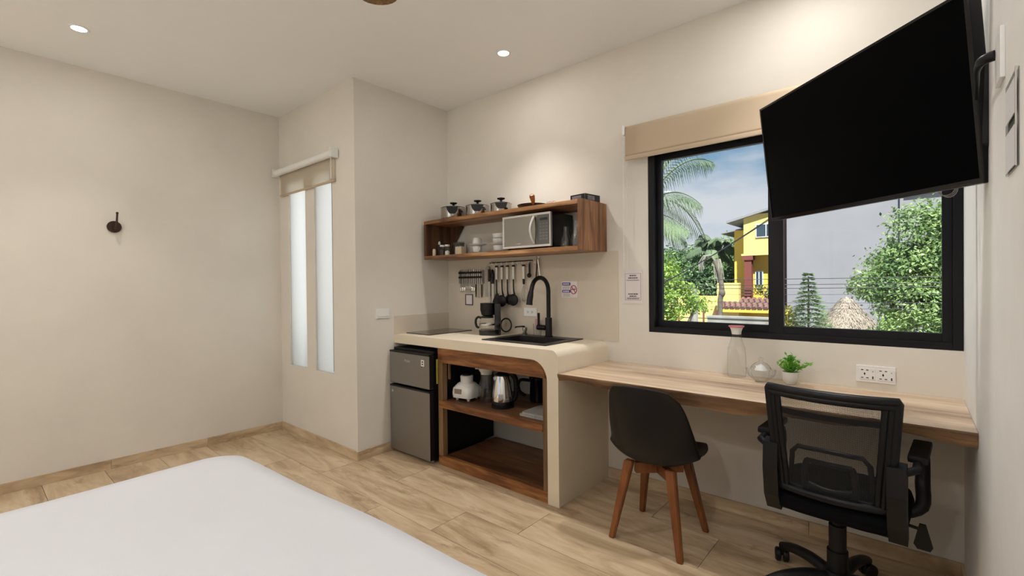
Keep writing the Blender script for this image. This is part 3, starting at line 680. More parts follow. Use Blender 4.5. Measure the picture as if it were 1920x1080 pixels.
# cut glass sugar bowl
sb = thing('glass_sugar_bowl', 'cut crystal bowl with domed lid next to the carafe', 'bowl', (-.585, 2.615, DZ))
b = MB(); n = 36
def bowlf(u, v):
    a = 2*PI*u; rr = .022+.040*math.sin(min(v*1.35, 1)*PI/2); rr *= 1+.09*abs(math.sin(a*9)); return Vector((rr*math.cos(a), rr*math.sin(a), .006+.062*v))
b.grid(bowlf, 73, 12).lathe([(0, 0), (.026, 0), (.024, .006)], 24)
b.make('bowl_body', M['crystal'], sb, smooth=20)
MB().lathe([(.05, .062), (.043, .078), (.028, .094), (.010, .102), (.006, .108), (.011, .115), (.009, .122), (0, .124)], 24).make('bowl_lid', M['crystal'], sb, smooth=50)
MB().lathe([(0, .055), (.03, .06), (.018, .08), (0, .092)], 16).make('sugar', M['white'], sb, smooth=50)
for s_ in (-1, 1): MB().tube([(s_*.058, 0, .035), (s_*.080, 0, .04), (s_*.082, 0, .06), (s_*.06, 0, .062)], .004, 8).make('bowl_handle', M['glass'], sb, smooth=50)
# plant
pl = thing('potted_plant', 'small bright green leafy plant in a white pot on the desk', 'plant', (-.462, 2.655, DZ))
MB().lathe([(0, 0), (.022, 0), (.030, .012), (.036, .035), (.036, .060), (.033, .060), (.032, .045), (0, .045)], 28).make('pot', M['ceramic'], pl, smooth=50)
b = MB(); rnd = random.Random(3)
def leaf_at(b, p, d, upv, l, wd):
    d = d.normalized(); s = d.cross(upv).normalized(); n_ = s.cross(d)
    v = [b.bm.verts.new(q) for q in (p, p+d*l*.45+s*wd, p+d*l, p+d*l*.45-s*wd, p+d*l*.5+n_*l*.12)]
    for q in ((0, 1, 4), (1, 2, 4), (2, 3, 4), (3, 0, 4)): b.bm.faces.new([v[i] for i in q])
for i in range(44):
    a = rnd.uniform(0, 2*PI); s_ = rnd.uniform(.1, 1); L_ = rnd.uniform(.05, .090)
    if i < 5: a = -.4+rnd.uniform(-.4, .4); L_ = .10; s_ = 1.1
    end = Vector((math.cos(a)*s_*L_*.85, math.sin(a)*s_*L_*.7, .05+L_*(1.15-.5*s_)))
    if end.y > .04: end.y = .04
    b.tube([(0, 0, .045), end*.6+Vector((0, 0, .02)), end], .0011, 4)
    for j in range(9):
        p = Vector((0, 0, .05)).lerp(end, .35+.65*j/8)+Vector([rnd.uniform(-.006, .006) for _ in range(3)])
        dd = Vector((rnd.uniform(-1, 1), rnd.uniform(-1, 1), rnd.uniform(-.2, .9)))
        if p.y > .05: dd.y = -abs(dd.y)
        leaf_at(b, p, dd, Vector((0, 0, 1)), rnd.uniform(.013, .022), .0070)
b.make('foliage', M['leaf'], pl, kind='stuff')

# ------------------------------------------------------------------ sockets and wall signs
def plate(name, label, cat, x0, x1, z0, z1, y=D, m='white'):
    t = thing(name, label, cat, ((x0+x1)/2, y, (z0+z1)/2)); W_, h_ = (x1-x0)/2, (z1-z0)/2
    MB().box(-W_, W_, -.007, 0, -h_, h_, bev=.002).make('plate', M[m], t); return t, W_, h_
t, W_, h_ = plate('wall_socket', 'cream double universal socket on the wall above the desk', 'socket', -.205, -.060, .796, .873)
for k in (0, 1):
    cx = -.036+k*.068
    f = MB().box(cx-.024, cx+.036, -.0085, -.007, -.026, .026, bev=.001).make('outlet', M['white'], t)
    b = MB()
    for dx, dz in ((-.013, .018), (.006, .018), (-.013, -.018), (.006, -.018)): b.box(cx+dx-.0045, cx+dx+.0045, -.0092, -.0085, dz-.0018, dz+.0018)
    b.tube([(cx-.004, -.0092, 0), (cx-.004, -.0085, 0)], .0035, 8).box(cx-.0055, cx-.0025, -.0092, -.0085, -.006, .006)
    b.box(cx+.024, cx+.029, -.0092, -.0085, -.022, -.010).box(cx+.0255, cx+.0275, -.0092, -.0085, .010, .015).make('slots', M['ink'], f, kind='stuff')
t, W_, h_ = plate('wall_socket', 'small white socket plate on the splashback left of the faucet', 'socket', -2.218, -2.098, 1.028, 1.092, y=D-.004)
b = MB()
for dx in (-.022, .018):
    b.box(dx-.006, dx-.002, -.0076, -.007, -.010, .010).box(dx+.004, dx+.008, -.0076, -.007, -.006, .006)
b.make('slots', M['greycloth'], t, kind='stuff')
# no smoking sign
ns = thing('no_smoking_sign', 'small white sign with blue bands and a red no-smoking circle', 'sign', (-1.812, D-.004, 1.228))
MB().box(-.066, .066, -.003, 0, -.056, .056).make('sign_board', M['paper'], ns)
MB().box(-.060, .008, -.0036, -.003, .028, .048).box(-.060, .008, -.0036, -.003, -.022, -.004).make('blue_band', M['blue'], ns)
b = MB()
for z_ in (.020, .012, .004, -.031, -.039, -.047):
    x_ = -.054
    while x_ < -.002:
        l_ = random.uniform(.006, .014); b.box(x_, min(x_+l_, .002), -.0036, -.003, z_-.002, z_+.002); x_ += l_+.003
b.make('small_print', M['greycloth'], ns, kind='stuff')
b = MB()
for z_ in (.038, -.013):
    x_ = -.052
    while x_ < -.006:
        l_ = random.uniform(.006, .012); b.box(x_, min(x_+l_, .0), -.0042, -.0036, z_-.004, z_+.004); x_ += l_+.003
b.make('band_print', M['white'], ns, kind='stuff')
MB().tube([(.034+.024*math.cos(R(a)), -.0035, -.002+.029*math.sin(R(a))) for a in range(0, 360, 15)], .0028, 6, closed=True).tube([(.018, -.0035, .020), (.050, -.0035, -.024)], .0028, 6).make('prohibition_ring', M['red'], ns)
MB().box(.016, .044, -.0036, -.003, -.003, .003).box(.044, .050, -.0036, -.003, -.003, .003).box(.044, .047, -.0036, -.003, .004, .014).make('cigarette', M['ink'], ns)
# paper notice beside window
pn = thing('paper_notice', 'pinkish paper notice with dark print taped left of the large window', 'notice', (-1.340, D, 1.245))
MB().box(-.064, .064, -.0025, 0, -.106, .106).make('sheet', M['paper'], pn)
b = MB(); f_ = .0012
for q in ((-.053, .053, .082, .0832), (-.053, .053, -.084, -.0828), (-.053, -.0518, -.084, .083), (.0518, .053, -.084, .083)): b.box(q[0], q[1], -.0031, -.0025, q[2], q[3])
for z_, hw, th in ((.070, .022, .0035), (.055, .031, .004), (.041, .042, .002), (-.046, .032, .0035), (-.060, .022, .004), (-.070, .042, .0015), (-.076, .042, .002)):
    x_ = -hw
    while x_ < hw:
        l_ = random.uniform(.005, .012); b.box(x_, min(x_+l_, hw), -.0031, -.0025, z_-th, z_+th); x_ += l_+.0028
b.make('print', M['ink'], pn, kind='stuff')
# small framed tag beneath cutlery
ft = thing('framed_tag', 'tiny black-framed white tag on the splashback under the hanging cutlery', 'sign', (-2.806, D-.004, 1.143))
b = MB()
for q in ((-.044, .044, .039, .045), (-.044, .044, -.045, -.039), (-.044, -.038, -.039, .039), (.038, .044, -.039, .039)): b.box(q[0], q[1], -.006, 0, q[2], q[3])
b.make('tag_frame', M['ink'], ft)
MB().box(-.038, .038, -.002, 0, -.039, .039).make('tag_sheet', M['paper'], ft)

# ------------------------------------------------------------------ wall shelf
SHX0, SHX1, SHY, SHZ0, SHZ1 = -3.022, -1.520, 2.445, 1.474, 1.785
sh = thing('wall_shelf', 'rustic wooden open box shelf mounted on the kitchen wall', 'shelf', (SHX0, SHY, SHZ0))
SW, SDp, SHh = SHX1-SHX0, D-.004-SHY, SHZ1-SHZ0
MB().box(0, SW-.036, 0, SDp, SHh-.028, SHh, bev=.003).make('top_board', M['shelfwood'], sh)
MB().box(0, SW-.036, 0, SDp, 0, .027, bev=.003).make('bottom_board', M['shelfwood'], sh)
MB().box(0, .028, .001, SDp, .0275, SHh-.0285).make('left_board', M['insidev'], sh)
MB().box(SW-.0355, SW, 0, SDp/2-.001, 0, SHh, bev=.003).make('end_board', M['shelfwoodv'], sh)
MB().box(SW-.0355, SW, SDp/2+.001, SDp, 0, SHh, bev=.003).make('end_board', M['shelfwoodv'], sh)
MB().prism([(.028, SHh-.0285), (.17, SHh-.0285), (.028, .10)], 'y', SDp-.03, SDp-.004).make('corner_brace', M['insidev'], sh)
ST = SHZ1; SB = SHZ0+.027
# saucepans
def pan(x, y, r, h, rot, label):
    t = thing('saucepan', label, 'pot', (x, y, ST), group='steel pots on the wall shelf')
    MB().lathe([(0, 0), (r*.96, 0), (r, .006), (r, h), (r+.004, h+.002), (r, h+.004), (r-.003, h), (r-.003, .006), (0, .004)], 32).make('pot_body', M['potsteel'], t, smooth=40)
    l = MB().lathe([(r-.001, h+.003), (r*.9, h+.008), (r*.5, h+.017), (0, h+.02)], 28).make('lid', M['glass'], t, smooth=50)
    MB().lathe([(0, h+.018), (.010, h+.018), (.008, h+.030), (.028, h+.038), (.030, h+.046), (0, h+.050)], 20).make('knob', M['black'], l, smooth=50)
    a = rot
    hnd = MB()
    hnd.prism([(-.046, h*.98), (.046, h*.98), (.040, h*.72), (.022, h*.45), (-.022, h*.45), (-.040, h*.72)], 'x', r-.001, r+.026)
    o = hnd.make('handle', M['black'], t, smooth=50); o.rotation_euler.z = R(a)
    o2 = MB().box(r-.002, r+.034, -.030, .030, h*.62, h*.62+.022, bev=.008).make('handle', M['black'], t, smooth=50); o2.rotation_euler.z = R(a+180)
    return t
pan(-2.845, 2.610, .102, .104, -48, 'largest steel pot with clear lid, nearest the column on the shelf top')
pan(-2.575, 2.615, .090, .090, -48, 'medium steel pot with clear lid, middle of the three on the shelf top')
pan(-2.33, 2.615, .078, .078, -48, 'smallest steel pot with clear lid, next to the frying pan')
fp = thing('frying_pan', 'dark shallow frying pan with upright wooden handle on the shelf top', 'pan', (-2.03, 2.615, ST))
MB().lathe([(0, 0), (.085, 0), (.108, .035), (.111, .036), (.088, -.001+.004), (0, .004)], 32).make('pan_body', M['black'], fp, smooth=40)
MB().tube([(.060, -.075, .03), (.072, -.093, .05), (.080, -.112, .072), (.083, -.12, .083)], [.010, .015, .019, .014], 12).make('handle', M['chairleg'], fp, smooth=60)
wi = thing('wire_holder', 'tiny bent wire holder beside the frying pan on the shelf top', 'holder', (-1.845, 2.56, ST))
b = MB()
for k in range(4): b.tube([(-.03+k*.014, 0, 0), (-.026+k*.014, 0, .022), (-.014+k*.016, 0, .034), (-.004+k*.016, .008, .028)], .0017, 6)
b.tube([(-.035, 0, .002), (.02, 0, .002)], .0017, 6).make('wire', M['chrome'], wi, smooth=60)
bx = thing('small_box', 'small glossy black box with printed sides at the shelf top right end', 'box', (-1.595, 2.60, ST), (0, 0, R(-8)))
MB().box(-.06, .06, -.075, .075, .0005, .045, bev=.003).make('carton', M['blackgloss'], bx)
MB().box(-.045, .03, -.0758, -.0752, .008, .036).box(.0602, .0606, -.05, .02, .008, .036).make('printed_panel', mat('print_panel', (.05, .07, .13), .3, noise_amt=.9, nscale=60, c2=(.25, .22, .2)), bx)

# microwave
mw = thing('microwave', 'silver microwave with mirrored door on the wall shelf', 'microwave', (-2.183, 2.462, SB+.012))
MWW, MWH = .412, .222
MB().box(.003, MWW-.003, .02, .268, 0, MWH, bev=.004).make('casing', M['blackgloss'], mw)
b = MB(); t_ = .014
b.box(0, MWW, 0, .02, 0, t_, bev=.002).box(0, MWW, 0, .02, MWH-t_, MWH, bev=.002).box(0, t_, 0, .02, t_, MWH-t_, bev=.002).box(MWW-t_*.7, MWW, 0, .02, t_, MWH-t_, bev=.002)
b.make('front_frame', M['silver'], mw)
dr = MB().box(t_, .305, .003, .02, t_, MWH-t_).make('door', M['mirror'], mw)
cp = MB().box(.307, MWW-t_*.7, .004, .02, t_, MWH-t_).make('control_panel', mat('panel_grey', (.10, .10, .095), .25), mw)
MB().box(.325, .385, .003, .004, .172, .188).make('display', M['blackgloss'], cp)
b = MB()
for r_ in range(6):
    for c_ in range(3): b.box(.322+c_*.024, .338+c_*.024, .0035, .004, .045+r_*.02, .054+r_*.02)
b.make('buttons', mat('dim_print', (.16, .155, .14), .6), cp, kind='stuff')
hp = [(.283-.0, -.006-.026*math.sin(PI*k/10), .022+.178*k/10) for k in range(11)]
hh_ = MB(); hh_.tube([(p[0]-.012*math.sin(PI*k/10), p[1], p[2]) for k, p in enumerate(hp)], .0095, 10); hh_.make('door_handle', M['silver'], dr, smooth=60)
text('brand_lettering', 'mabe', .018, M['silver'], dr, (.145, .0022, .030), (R(90), 0, 0))
for sx in (.03, MWW-.03):
    for sy in (.04, .24): MB().tube([(sx, sy, -.0118), (sx, sy, .001)], .012, 10).make('foot', M['black'], mw)

# things standing in the shelf
def onshelf(name, label, cat, x, y, group=None, rot=0): return thing(name, label, cat, (x, y, SB), (0, 0, R(rot)), group)
t = onshelf('sauce_bottle', 'thin dark bottle with white cap at the far left of the shelf', 'bottle', -2.965, 2.56)
MB().lathe([(0, .001), (.017, .001), (.018, .06), (.010, .085), (.009, .10), (0, .10)], 18).make('bottle_body', M['spice'], t, smooth=50)
MB().lathe([(.010, .098), (.010, .112), (.005, .124), (0, .126)], 14).make('cap', M['white'], t, smooth=50)
t = onshelf('amber_shaker', 'short yellowish shaker standing in front of the thin dark bottle', 'jar', -2.960, 2.50)
MB().lathe([(0, .001), (.014, .001), (.014, .045), (.010, .058), (0, .06)], 16).make('shaker_body', M['cream'], t, smooth=50)
for i, (x, y, fm, lb) in enumerate(((-2.895, 2.53, 'spice', 'small glass jar of dark spice with white lid'), (-2.835, 2.53, 'white', 'small glass jar of white salt with white lid'))):
    t = onshelf('spice_jar', lb, 'jar', x, y, 'spice jars in the wall shelf')
    MB().lathe([(0, .001), (.022, .001), (.023, .06), (.018, .072), (.018, .078)], 20).make('jar_glass', M['glass'], t, smooth=50)
    MB().lathe([(0, .003), (.019, .003), (.019, .05 if i == 0 else .035), (0, .05 if i == 0 else .045)], 18).make('jar_filling', M[fm], t, smooth=50)
    MB().lathe([(.020, .075), (.021, .088), (0, .089)], 20).make('lid', M['white'], t, smooth=50)
t = onshelf('dark_tin', 'square dark brown tin behind the spice jars', 'tin', -2.825, 2.645)
MB().box(-.036, .036, -.03, .03, .001, .098, bev=.004).make('tin_body', mat('tin_brown', (.06, .045, .05), .4), t); MB().box(-.037, .037, -.031, .031, .098, .112, bev=.003).make('lid', mat('tin_lid', (.10, .09, .09), .35), t)
t = onshelf('sugar_jar', 'square glass jar full of cream-coloured sugar', 'jar', -2.70, 2.55)
MB().box(-.038, .038, -.034, .034, .001, .088, bev=.008).make('jar_glass', M['glass'], t); MB().box(-.034, .034, -.030, .030, .004, .066, bev=.006).make('sugar', M['cream'], t)
MB().lathe([(.026, .088), (.028, .092), (.026, .104), (0, .106)], 20).make('lid', M['glass'], t, smooth=50)
t = onshelf('glass_mug', 'clear glass mug with dark handle right of the sugar jar', 'mug', -2.675, 2.64)
MB().lathe([(0, .004), (.036, .004), (.038, .085), (.040, .085), (.038, 0), (0, 0)], 22).make('mug_glass', M['glass'], t, smooth=50)
MB().tube([(.036, -.012, .07), (.058, -.03, .066), (.062, -.034, .04), (.04, -.02, .018)], .006, 8).make('handle', M['black'], t, smooth=60)
def cup(z, x, y, label, flip=False):
    t = thing('cup', label, 'cup', (x, y, z), group='white cups and saucers in the wall shelf')
    p = [(0, .001), (.024, .001), (.030, .006), (.036, .03), (.037, .056), (.035, .056), (.034, .03), (.028, .008), (0, .006)]
    if flip: p = [(r, .058-zz) for r, zz in p]
    MB().lathe(p, 26).make('cup_bowl', M['ceramic'], t, smooth=50)
    if not flip: MB().tube([(.034, -.014, .046), (.052, -.024, .044), (.055, -.026, .026), (.034, -.014, .014)], .0042, 8).make('handle', M['ceramic'], t, smooth=60)
def saucer(z, x, y, r, label, name='saucer', cat='plate', grp='white cups and saucers in the wall shelf'):
    o = MB().lathe([(0, 0), (r*.45, 0), (r*.98, .010), (r, .012), (r*.95, .0125), (r*.45, .004), (0, .004)], 32).make(name, M['ceramic'], None, smooth=50, loc=(x, y, z)); tag(o, label, cat, grp)
cxp, cyp = -2.545, 2.575
saucer(SB, cxp, cyp, .072, 'white saucer at the bottom of the cup stack'); cup(SB+.005, cxp, cyp, 'lower white cup standing on the bottom saucer')
saucer(SB+.063, cxp, cyp, .074, 'white saucer balanced between the two cups'); cup(SB+.069, cxp, cyp, 'upper white cup upside down on top of the cup stack', True)
def bowl(z, x, y, r, h, label, flip=False):
    p = [(0, 0), (r*.72, 0), (r*.93, h*.25), (r, h), (r*.96, h), (r*.88, h*.28), (0, .005)]
    if flip: p = [(a, h-b_) for a, b_ in p]
    o = MB().lathe(p, 32).make('bowl', M['ceramic'], None, smooth=50, loc=(x, y, z)); tag(o, label, 'bowl', 'white bowls in the wall shelf')
bxp, byp = -2.325, 2.60
saucer(SB, bxp, byp, .105, 'wide white plate under the stack of bowls', 'plate', 'plate', 'white plates in the wall shelf')
bowl(SB+.013, bxp, byp, .058, .042, 'lowest white bowl of the stack left of the microwave')
saucer(SB+.056, bxp, byp, .092, 'white plate in the middle of the bowl stack', 'plate', 'plate', 'white plates in the wall shelf')
bowl(SB+.0695, bxp, byp, .060, .034, 'middle white bowl of the stack left of the microwave')
bowl(SB+.104, bxp, byp, .062, .036, 'topmost white bowl of the stack left of the microwave')
def gl(x, y, prof, label, name='drinking_glass', cat='glass'):
    t = MB().lathe(prof, 22).make(name, M['glass'], None, smooth=50, loc=(x, y, SB)); tag(t, label, cat, 'glassware at the right end of the wall shelf')
wine = [(0, .001), (.028, .001), (.034, .03), (.032, .055), (.018, .085), (.016, .135), (.018, .135), (.020, .086), (.034, .057), (.036, .03), (.030, 0), (0, 0)]
gl(-1.708, 2.54, wine, 'clear glass bottle shape nearest the microwave side')
gl(-1.650, 2.62, [(r, z*1.03) for r, z in wine], 'clear glass standing behind, between the two front glasses')
gl(-1.618, 2.53, [(r*1.1, z*1.25) for r, z in wine], 'tall clear glass closest to the shelf right end')
t = onshelf('glass_decanter', 'tallest clear decanter with round stopper at the back right', 'decanter', -1.590, 2.655)
MB().lathe([(0, .001), (.030, .001), (.032, .06), (.012, .12), (.012, .165), (.016, .17)], 22).make('decanter_body', M['glass'], t, smooth=50)
MB().sphere((0, 0, .187), .016, 14).make('stopper', M['glass'], t, smooth=60)

# ------------------------------------------------------------------ hanging utensils
YW = D-.004
rl = thing('utensil_rail', 'thin dark utensil rail with hooks under the wall shelf', 'rail', (-2.55, YW, 1.437))
MB().tube([(0, -.022, 0), (.43, -.022, .004)], .0042, 8).make('rail_bar', M['hook'], rl, smooth=50)
for x in (.01, .30, .42): MB().tube([(x, 0, .002), (x, -.022, .002)], .006, 8).make('rail_mount', M['chrome'], rl)
def hookm(par, x, z=0): MB().tube([(x, -.026, z+.004), (x, -.029, z-.002), (x, -.024, z-.02), (x, -.03, z-.026), (x, -.036, z-.018)], .0016, 6).make('hook', M['chrome'], par, smooth=60)
XS = [(-2.478, 'spatula'), (-2.422, 'ladle_big'), (-2.366, 'spoon'), (-2.305, 'ladle')]
for x in (-2.478, -2.422, -2.366, -2.305, -2.262, -2.218, -2.52, -2.15, -2.095): hookm(rl, x+2.55)
def utensil(x, kind, label, cat):
    t = thing({'spatula': 'slotted_spatula', 'ladle_big': 'soup_ladle', 'spoon': 'serving_spoon', 'ladle': 'soup_ladle', 'whisk': 'balloon_whisk'}[kind], label, cat, (x, YW-.022, 1.412), group='black kitchen utensils on the rail')
    MB().box(-.010, .010, -.005, .005, -.108, 0, bev=.003).make('handle', M['steel'], t)
    MB().box(-.0115, .0115, -.006, .006, -.012, .002, bev=.003).make('handle_cap', M['black'], t)
    if kind == 'whisk':
        MB().tube([(0, 0, -.105), (0, 0, -.145)], [.010, .008], 10).make('ferrule', M['black'], t, smooth=50)
        b = MB()
        for k in range(5):
            a = PI*k/5
            pts = [(.034*math.sin(PI*min(s*1.0, 1))*math.cos(a)*(1 if q > 0 else -1), .030*math.sin(PI*s)*math.sin(a)*(1 if q > 0 else -1), -.145-.128*s**.85) for q in (1,) for s in [i/10 for i in range(11)]]
            pts = []
            for s in [i/20 for i in range(21)]:
                th = PI*2*s; rad = .035*math.sin(th/2)**1.0*math.cos(th/2)*2; pts.append((rad*math.cos(a)*1.0, rad*math.sin(a)*.6, -.145-.128*math.sin(th/2)))
            b.tube(pts, .0013, 5)
        b.make('whisk_wires', M['steel'], t, smooth=60)
    else:
        dx = {'spatula': .010, 'ladle_big': .018, 'spoon': .012, 'ladle': .016}[kind]
        MB().tube([(0, 0, -.104), (0, 0, -.16), (dx*.4, -.004, -.2), (dx, -.006, -.232)], [.006, .0055, .006, .008], 8).make('shaft', M['black'], t, smooth=50)
        if kind == 'spatula': MB().prism([(dx-.010, -.215), (dx+.012, -.215), (dx+.036, -.262), (dx+.034, -.325), (dx-.044, -.325), (dx-.046, -.275)], 'y', -.009, -.006).make('blade', M['black'], t)
        else:
            r_ = {'ladle_big': .048, 'spoon': .042, 'ladle': .047}[kind]; zc = {'ladle_big': -.272, 'spoon': -.262, 'ladle': -.262}[kind]
            MB().sphere((dx+.004, {'ladle_big': -.030, 'spoon': .004, 'ladle': -.030}[kind], zc), r_, 18, sc=(1, .35, .95)).make('scoop', M['black'], t, smooth=60)
utensil(-2.478, 'spatula', 'black spatula with steel handle, leftmost of the rail utensils', 'spatula')
utensil(-2.422, 'ladle_big', 'black deep ladle with steel handle, second on the rail', 'ladle')
utensil(-2.366, 'spoon', 'black serving spoon with steel handle, between the two ladles', 'spoon')
utensil(-2.305, 'ladle', 'black wide ladle with steel handle, next to the whisk', 'ladle')
utensil(-2.205, 'whisk', 'steel balloon whisk hanging on the rail', 'whisk')
t = thing('measuring_spoon', 'short black measuring spoon at the right of the rail', 'spoon', (-2.148, YW-.022, 1.43))
MB().box(-.008, .008, -.003, .003, -.085, 0, bev=.002).make('handle', M['black'], t); MB().sphere((0, -.006, -.098), .020, 14, sc=(1, .45, .9)).make('scoop', M['black'], t, smooth=60)
t = thing('kitchen_tongs', 'chrome and dark tongs hanging right of the measuring spoon', 'tongs', (-2.072, YW-.022, 1.452))
MB().box(-.007, .003, -.004, .004, -.14, 0, bev=.002, mtx=Matrix.Rotation(R(6), 4, 'Y')).make('arm', M['hook'], t)
MB().box(-.004, .004, -.004, .004, -.13, 0, bev=.002, mtx=Matrix.Rotation(R(-9), 4, 'Y')).make('arm', M['chrome'], t)
MB().tube([(-.014, 0, .018), (0, 0, -.006), (.012, 0, .014)], .003, 8).make('pivot', M['chrome'], t)
t = thing('sharpening_rod', 'black-handled knife with long bright blade at the rail left end', 'knife', (-2.522, YW-.020, 1.40))
MB().lathe([(0, -.128), (.015, -.126), (.009, -.112), (.013, -.085), (.014, -.05), (.009, -.02), (0, -.012)], 16).make('handle', M['black'], t, smooth=60)
MB().prism([(-.010, -.126), (.012, -.126), (.012, -.30), (.006, -.32), (-.008, -.30)], 'y', -.001, .001).make('blade', M['steel'], t)
t = thing('cutting_board', 'narrow grey cutting board leaning left of the black-handled knife', 'cutting board', (-2.585, YW-.001, 1.30))
MB().prism([(-.024, -.13), (.022, -.13), (.022, .11)]+arc(.0, .09, .024, 40, 160, 5)+[(-.026, .06)], 'y', -.014, 0).make('board', M['greycloth'], t)
t = thing('chef_knife', 'long knife with pale blade hanging beside the cutting board', 'knife', (-2.56, YW-.022, 1.27))
MB().prism([(-.006, -.17), (.012, -.15), (.012, .02), (-.006, .02)], 'y', -.001, .001).make('blade', M['steel'], t)
MB().box(-.007, .011, -.006, .006, .02, .12, bev=.003).make('handle', M['hook'], t)
# cutlery rack
cr = thing('cutlery_rack', 'grey wall rack with slots holding hanging cutlery', 'rack', (-2.90, YW, 1.38))
MB().box(0, .27, -.004, 0, -.105, .004).make('back_plate', M['greycloth'], cr)
for z0_, z1_ in ((-.022, -.006), (-.060, -.044)): MB().box(0, .27, -.034, -.030, z0_, z1_).make('slot_bar', M['black'], cr)
for x_ in (0, .265): MB().box(x_, x_+.005, -.030, -.004, -.105, .004).make('end_plate', M['greycloth'], cr)
kinds = ['spoon']*3+['fork']*3+['spoon']*2+['knife']*4
for i, kd in enumerate(kinds):
    x = -2.892+i*.0225
    ordn = ['first', 'second', 'third', 'fourth', 'fifth', 'sixth', 'seventh', 'eighth', 'ninth', 'tenth', 'eleventh', 'twelfth'][i]
    lab = {'spoon': 'small steel spoon hanging in the cutlery rack', 'fork': 'small steel fork hanging in the cutlery rack', 'knife': 'long table knife hanging in the cutlery rack'}[kd]+', %s piece from the left' % ordn
    t = thing({'spoon': 'teaspoon', 'fork': 'table_fork', 'knife': 'table_knife'}[kd], lab, kd, (x, YW-.016, 1.375), group={'spoon': 'spoons in the cutlery rack', 'fork': 'forks in the cutlery rack', 'knife': 'knives in the cutlery rack'}[kd])
    if kd == 'knife':
        MB().box(-.0055, .0055, -.003, .003, -.105, .012, bev=.002).make('handle', M['steel'], t)
        MB().prism([(-.006, -.105), (.006, -.105), (.006, -.205), (-.002, -.215), (-.006, -.20)], 'y', -.001, .001).make('blade', M['hook'] if i in (8, 11) else M['steel'], t)
    else:
        MB().box(-.0055, .0055, -.002, .002, -.12, .018, bev=.001).make('handle', M['steel'], t)
        if kd == 'spoon': MB().sphere((0, -.003, -.145), .015, 12, sc=(.85, .3, 1.5)).make('spoon_bowl', M['chrome'], t, smooth=60)
        else:
            b = MB().box(-.010, .010, -.001, .001, -.14, -.12)
            for k in range(4): b.box(-.0095+k*.0054, -.0065+k*.0054, -.001, .001, -.172, -.14)
            b.make('tines', M['chrome'], t)

# ------------------------------------------------------------------ television
TL, TR, BR, BL = Vector((-.568, 2.531, 2.105)), Vector((.113, 1.84, 2.085)), Vector((.155, 1.89, 1.544)), Vector((-.525, 2.581, 1.564))
xa = ((TR-TL)+(BR-BL)).normalized(); za = ((TL-BL)+(TR-BR)); za = (za-xa*za.dot(xa)).normalized(); ya = za.cross(xa)   # ya points away from viewer
Wt = ((TR-TL).length+(BR-BL).length)/2; Ht = ((TL-BL).length+(TR-BR).length)/2; ctr = (TL+TR+BR+BL)/4
TM = Matrix((xa, ya, za)).transposed()
tv = thing('television', 'large black flat television tilted on a wall arm before the window', 'television', ctr, TM.to_euler())
hw, hh = Wt/2, Ht/2
MB().box(-hw, hw, .004, .045, -hh, hh, bev=.004).make('tv_body', M['black'], tv)
MB().box(-hw+.3, hw-.2, .045, .075, -hh+.06, hh-.15, bev=.01).make('rear_housing', M['black'], tv)
b = MB(); t_ = .009
b.box(-hw, hw, 0, .006, hh-t_, hh).box(-hw, hw, 0, .006, -hh, -hh+.016).box(-hw, -hw+t_, 0, .006, -hh+.016, hh-t_).box(hw-t_, hw, 0, .006, -hh+.016, hh-t_)
b.make('bezel', M['blackgloss'], tv)
MB().box(-hw+t_, hw-t_, .0015, .004, -hh+.016, hh-t_).make('screen', M['screen'], tv)
MB().box(hw-.10, hw-.03, -.0008, 0, -hh+.004, -hh+.007).make('indicator_strip', M['hook'], tv)
# cable loops beneath TV
cb = thing('coiled_cable', 'thin coiled white cable hanging below the television corner', 'cable', (.085, 2.15, 1.575))
for k in range(3): MB().tube([(.0+.004*k+.022*math.cos(R(a)), .004*k, -.0+.022*math.sin(R(a))*(1+.15*k)) for a in range(0, 360, 20)], .0012, 5, closed=True).make('cable_loop', M['greycloth'], cb)
# bracket
br = thing('tv_wall_bracket', 'black articulated television bracket fixed to the right wall', 'bracket', (XR, 1.94, 1.775))
MB().prism(rrect(-.055, .035, -.14, .14, .03), 'x', -.018, 0).make('wall_plate', M['black'], br)
MB().box(-.05, -.018, -.02, .02, -.10, .10, bev=.004).make('pivot_block', M['black'], br)
mid = Vector((-.05, .01, 0)); tvb = (ctr+ya*.078)-Vector((XR, 1.94, 1.775)); elb = Vector((-.06, .30, 0.0))
MB().tube([mid, elb], .017, 10).make('arm', M['black'], br); MB().tube([elb, tvb], .017, 10).make('arm', M['black'], br)
o = MB().box(-.10, .10, -.006, .0, -.11, .11, bev=.002).make('vesa_plate', M['black'], br); o.matrix_local = Matrix.Translation(tvb) @ TM.to_4x4()
# white outlet with plug
so_ = thing('wall_socket', 'white socket plate high on the right wall with black plug', 'socket', (XR, 1.62, 1.80))
MB().box(-.009, 0, -.045, .045, -.06, .06, bev=.002).make('plate', M['white'], so_)
MB().tube([(-.009, .035, .02), (-.03, .05, .018), (-.036, .10, .012), (-.03, .18, .0), (-.026, .26, -.02)], [.013, .012, .007, .005, .005], 10).make('plug', M['black'], so_, smooth=60)
# acrylic frame on the right wall
af = thing('acrylic_frame', 'glossy clear acrylic holder on the right wall with the window reflection painted on', 'frame', (XR, 1.462, 1.60))
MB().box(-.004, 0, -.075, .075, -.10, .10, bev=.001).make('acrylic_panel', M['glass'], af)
MB().box(-.0052, -.0042, -.062, .062, .012, .085).make('reflected_pane', M['panereflect'], af); MB().box(-.0052, -.0042, -.062, .062, -.095, -.012).make('reflected_pane', M['panereflect'], af)  # two white panels stand in for the window panes mirrored in the acrylic
MB().box(-.0065, -.0041, -.078, -.072, -.10, .10).make('side_rail', M['silver'], af)

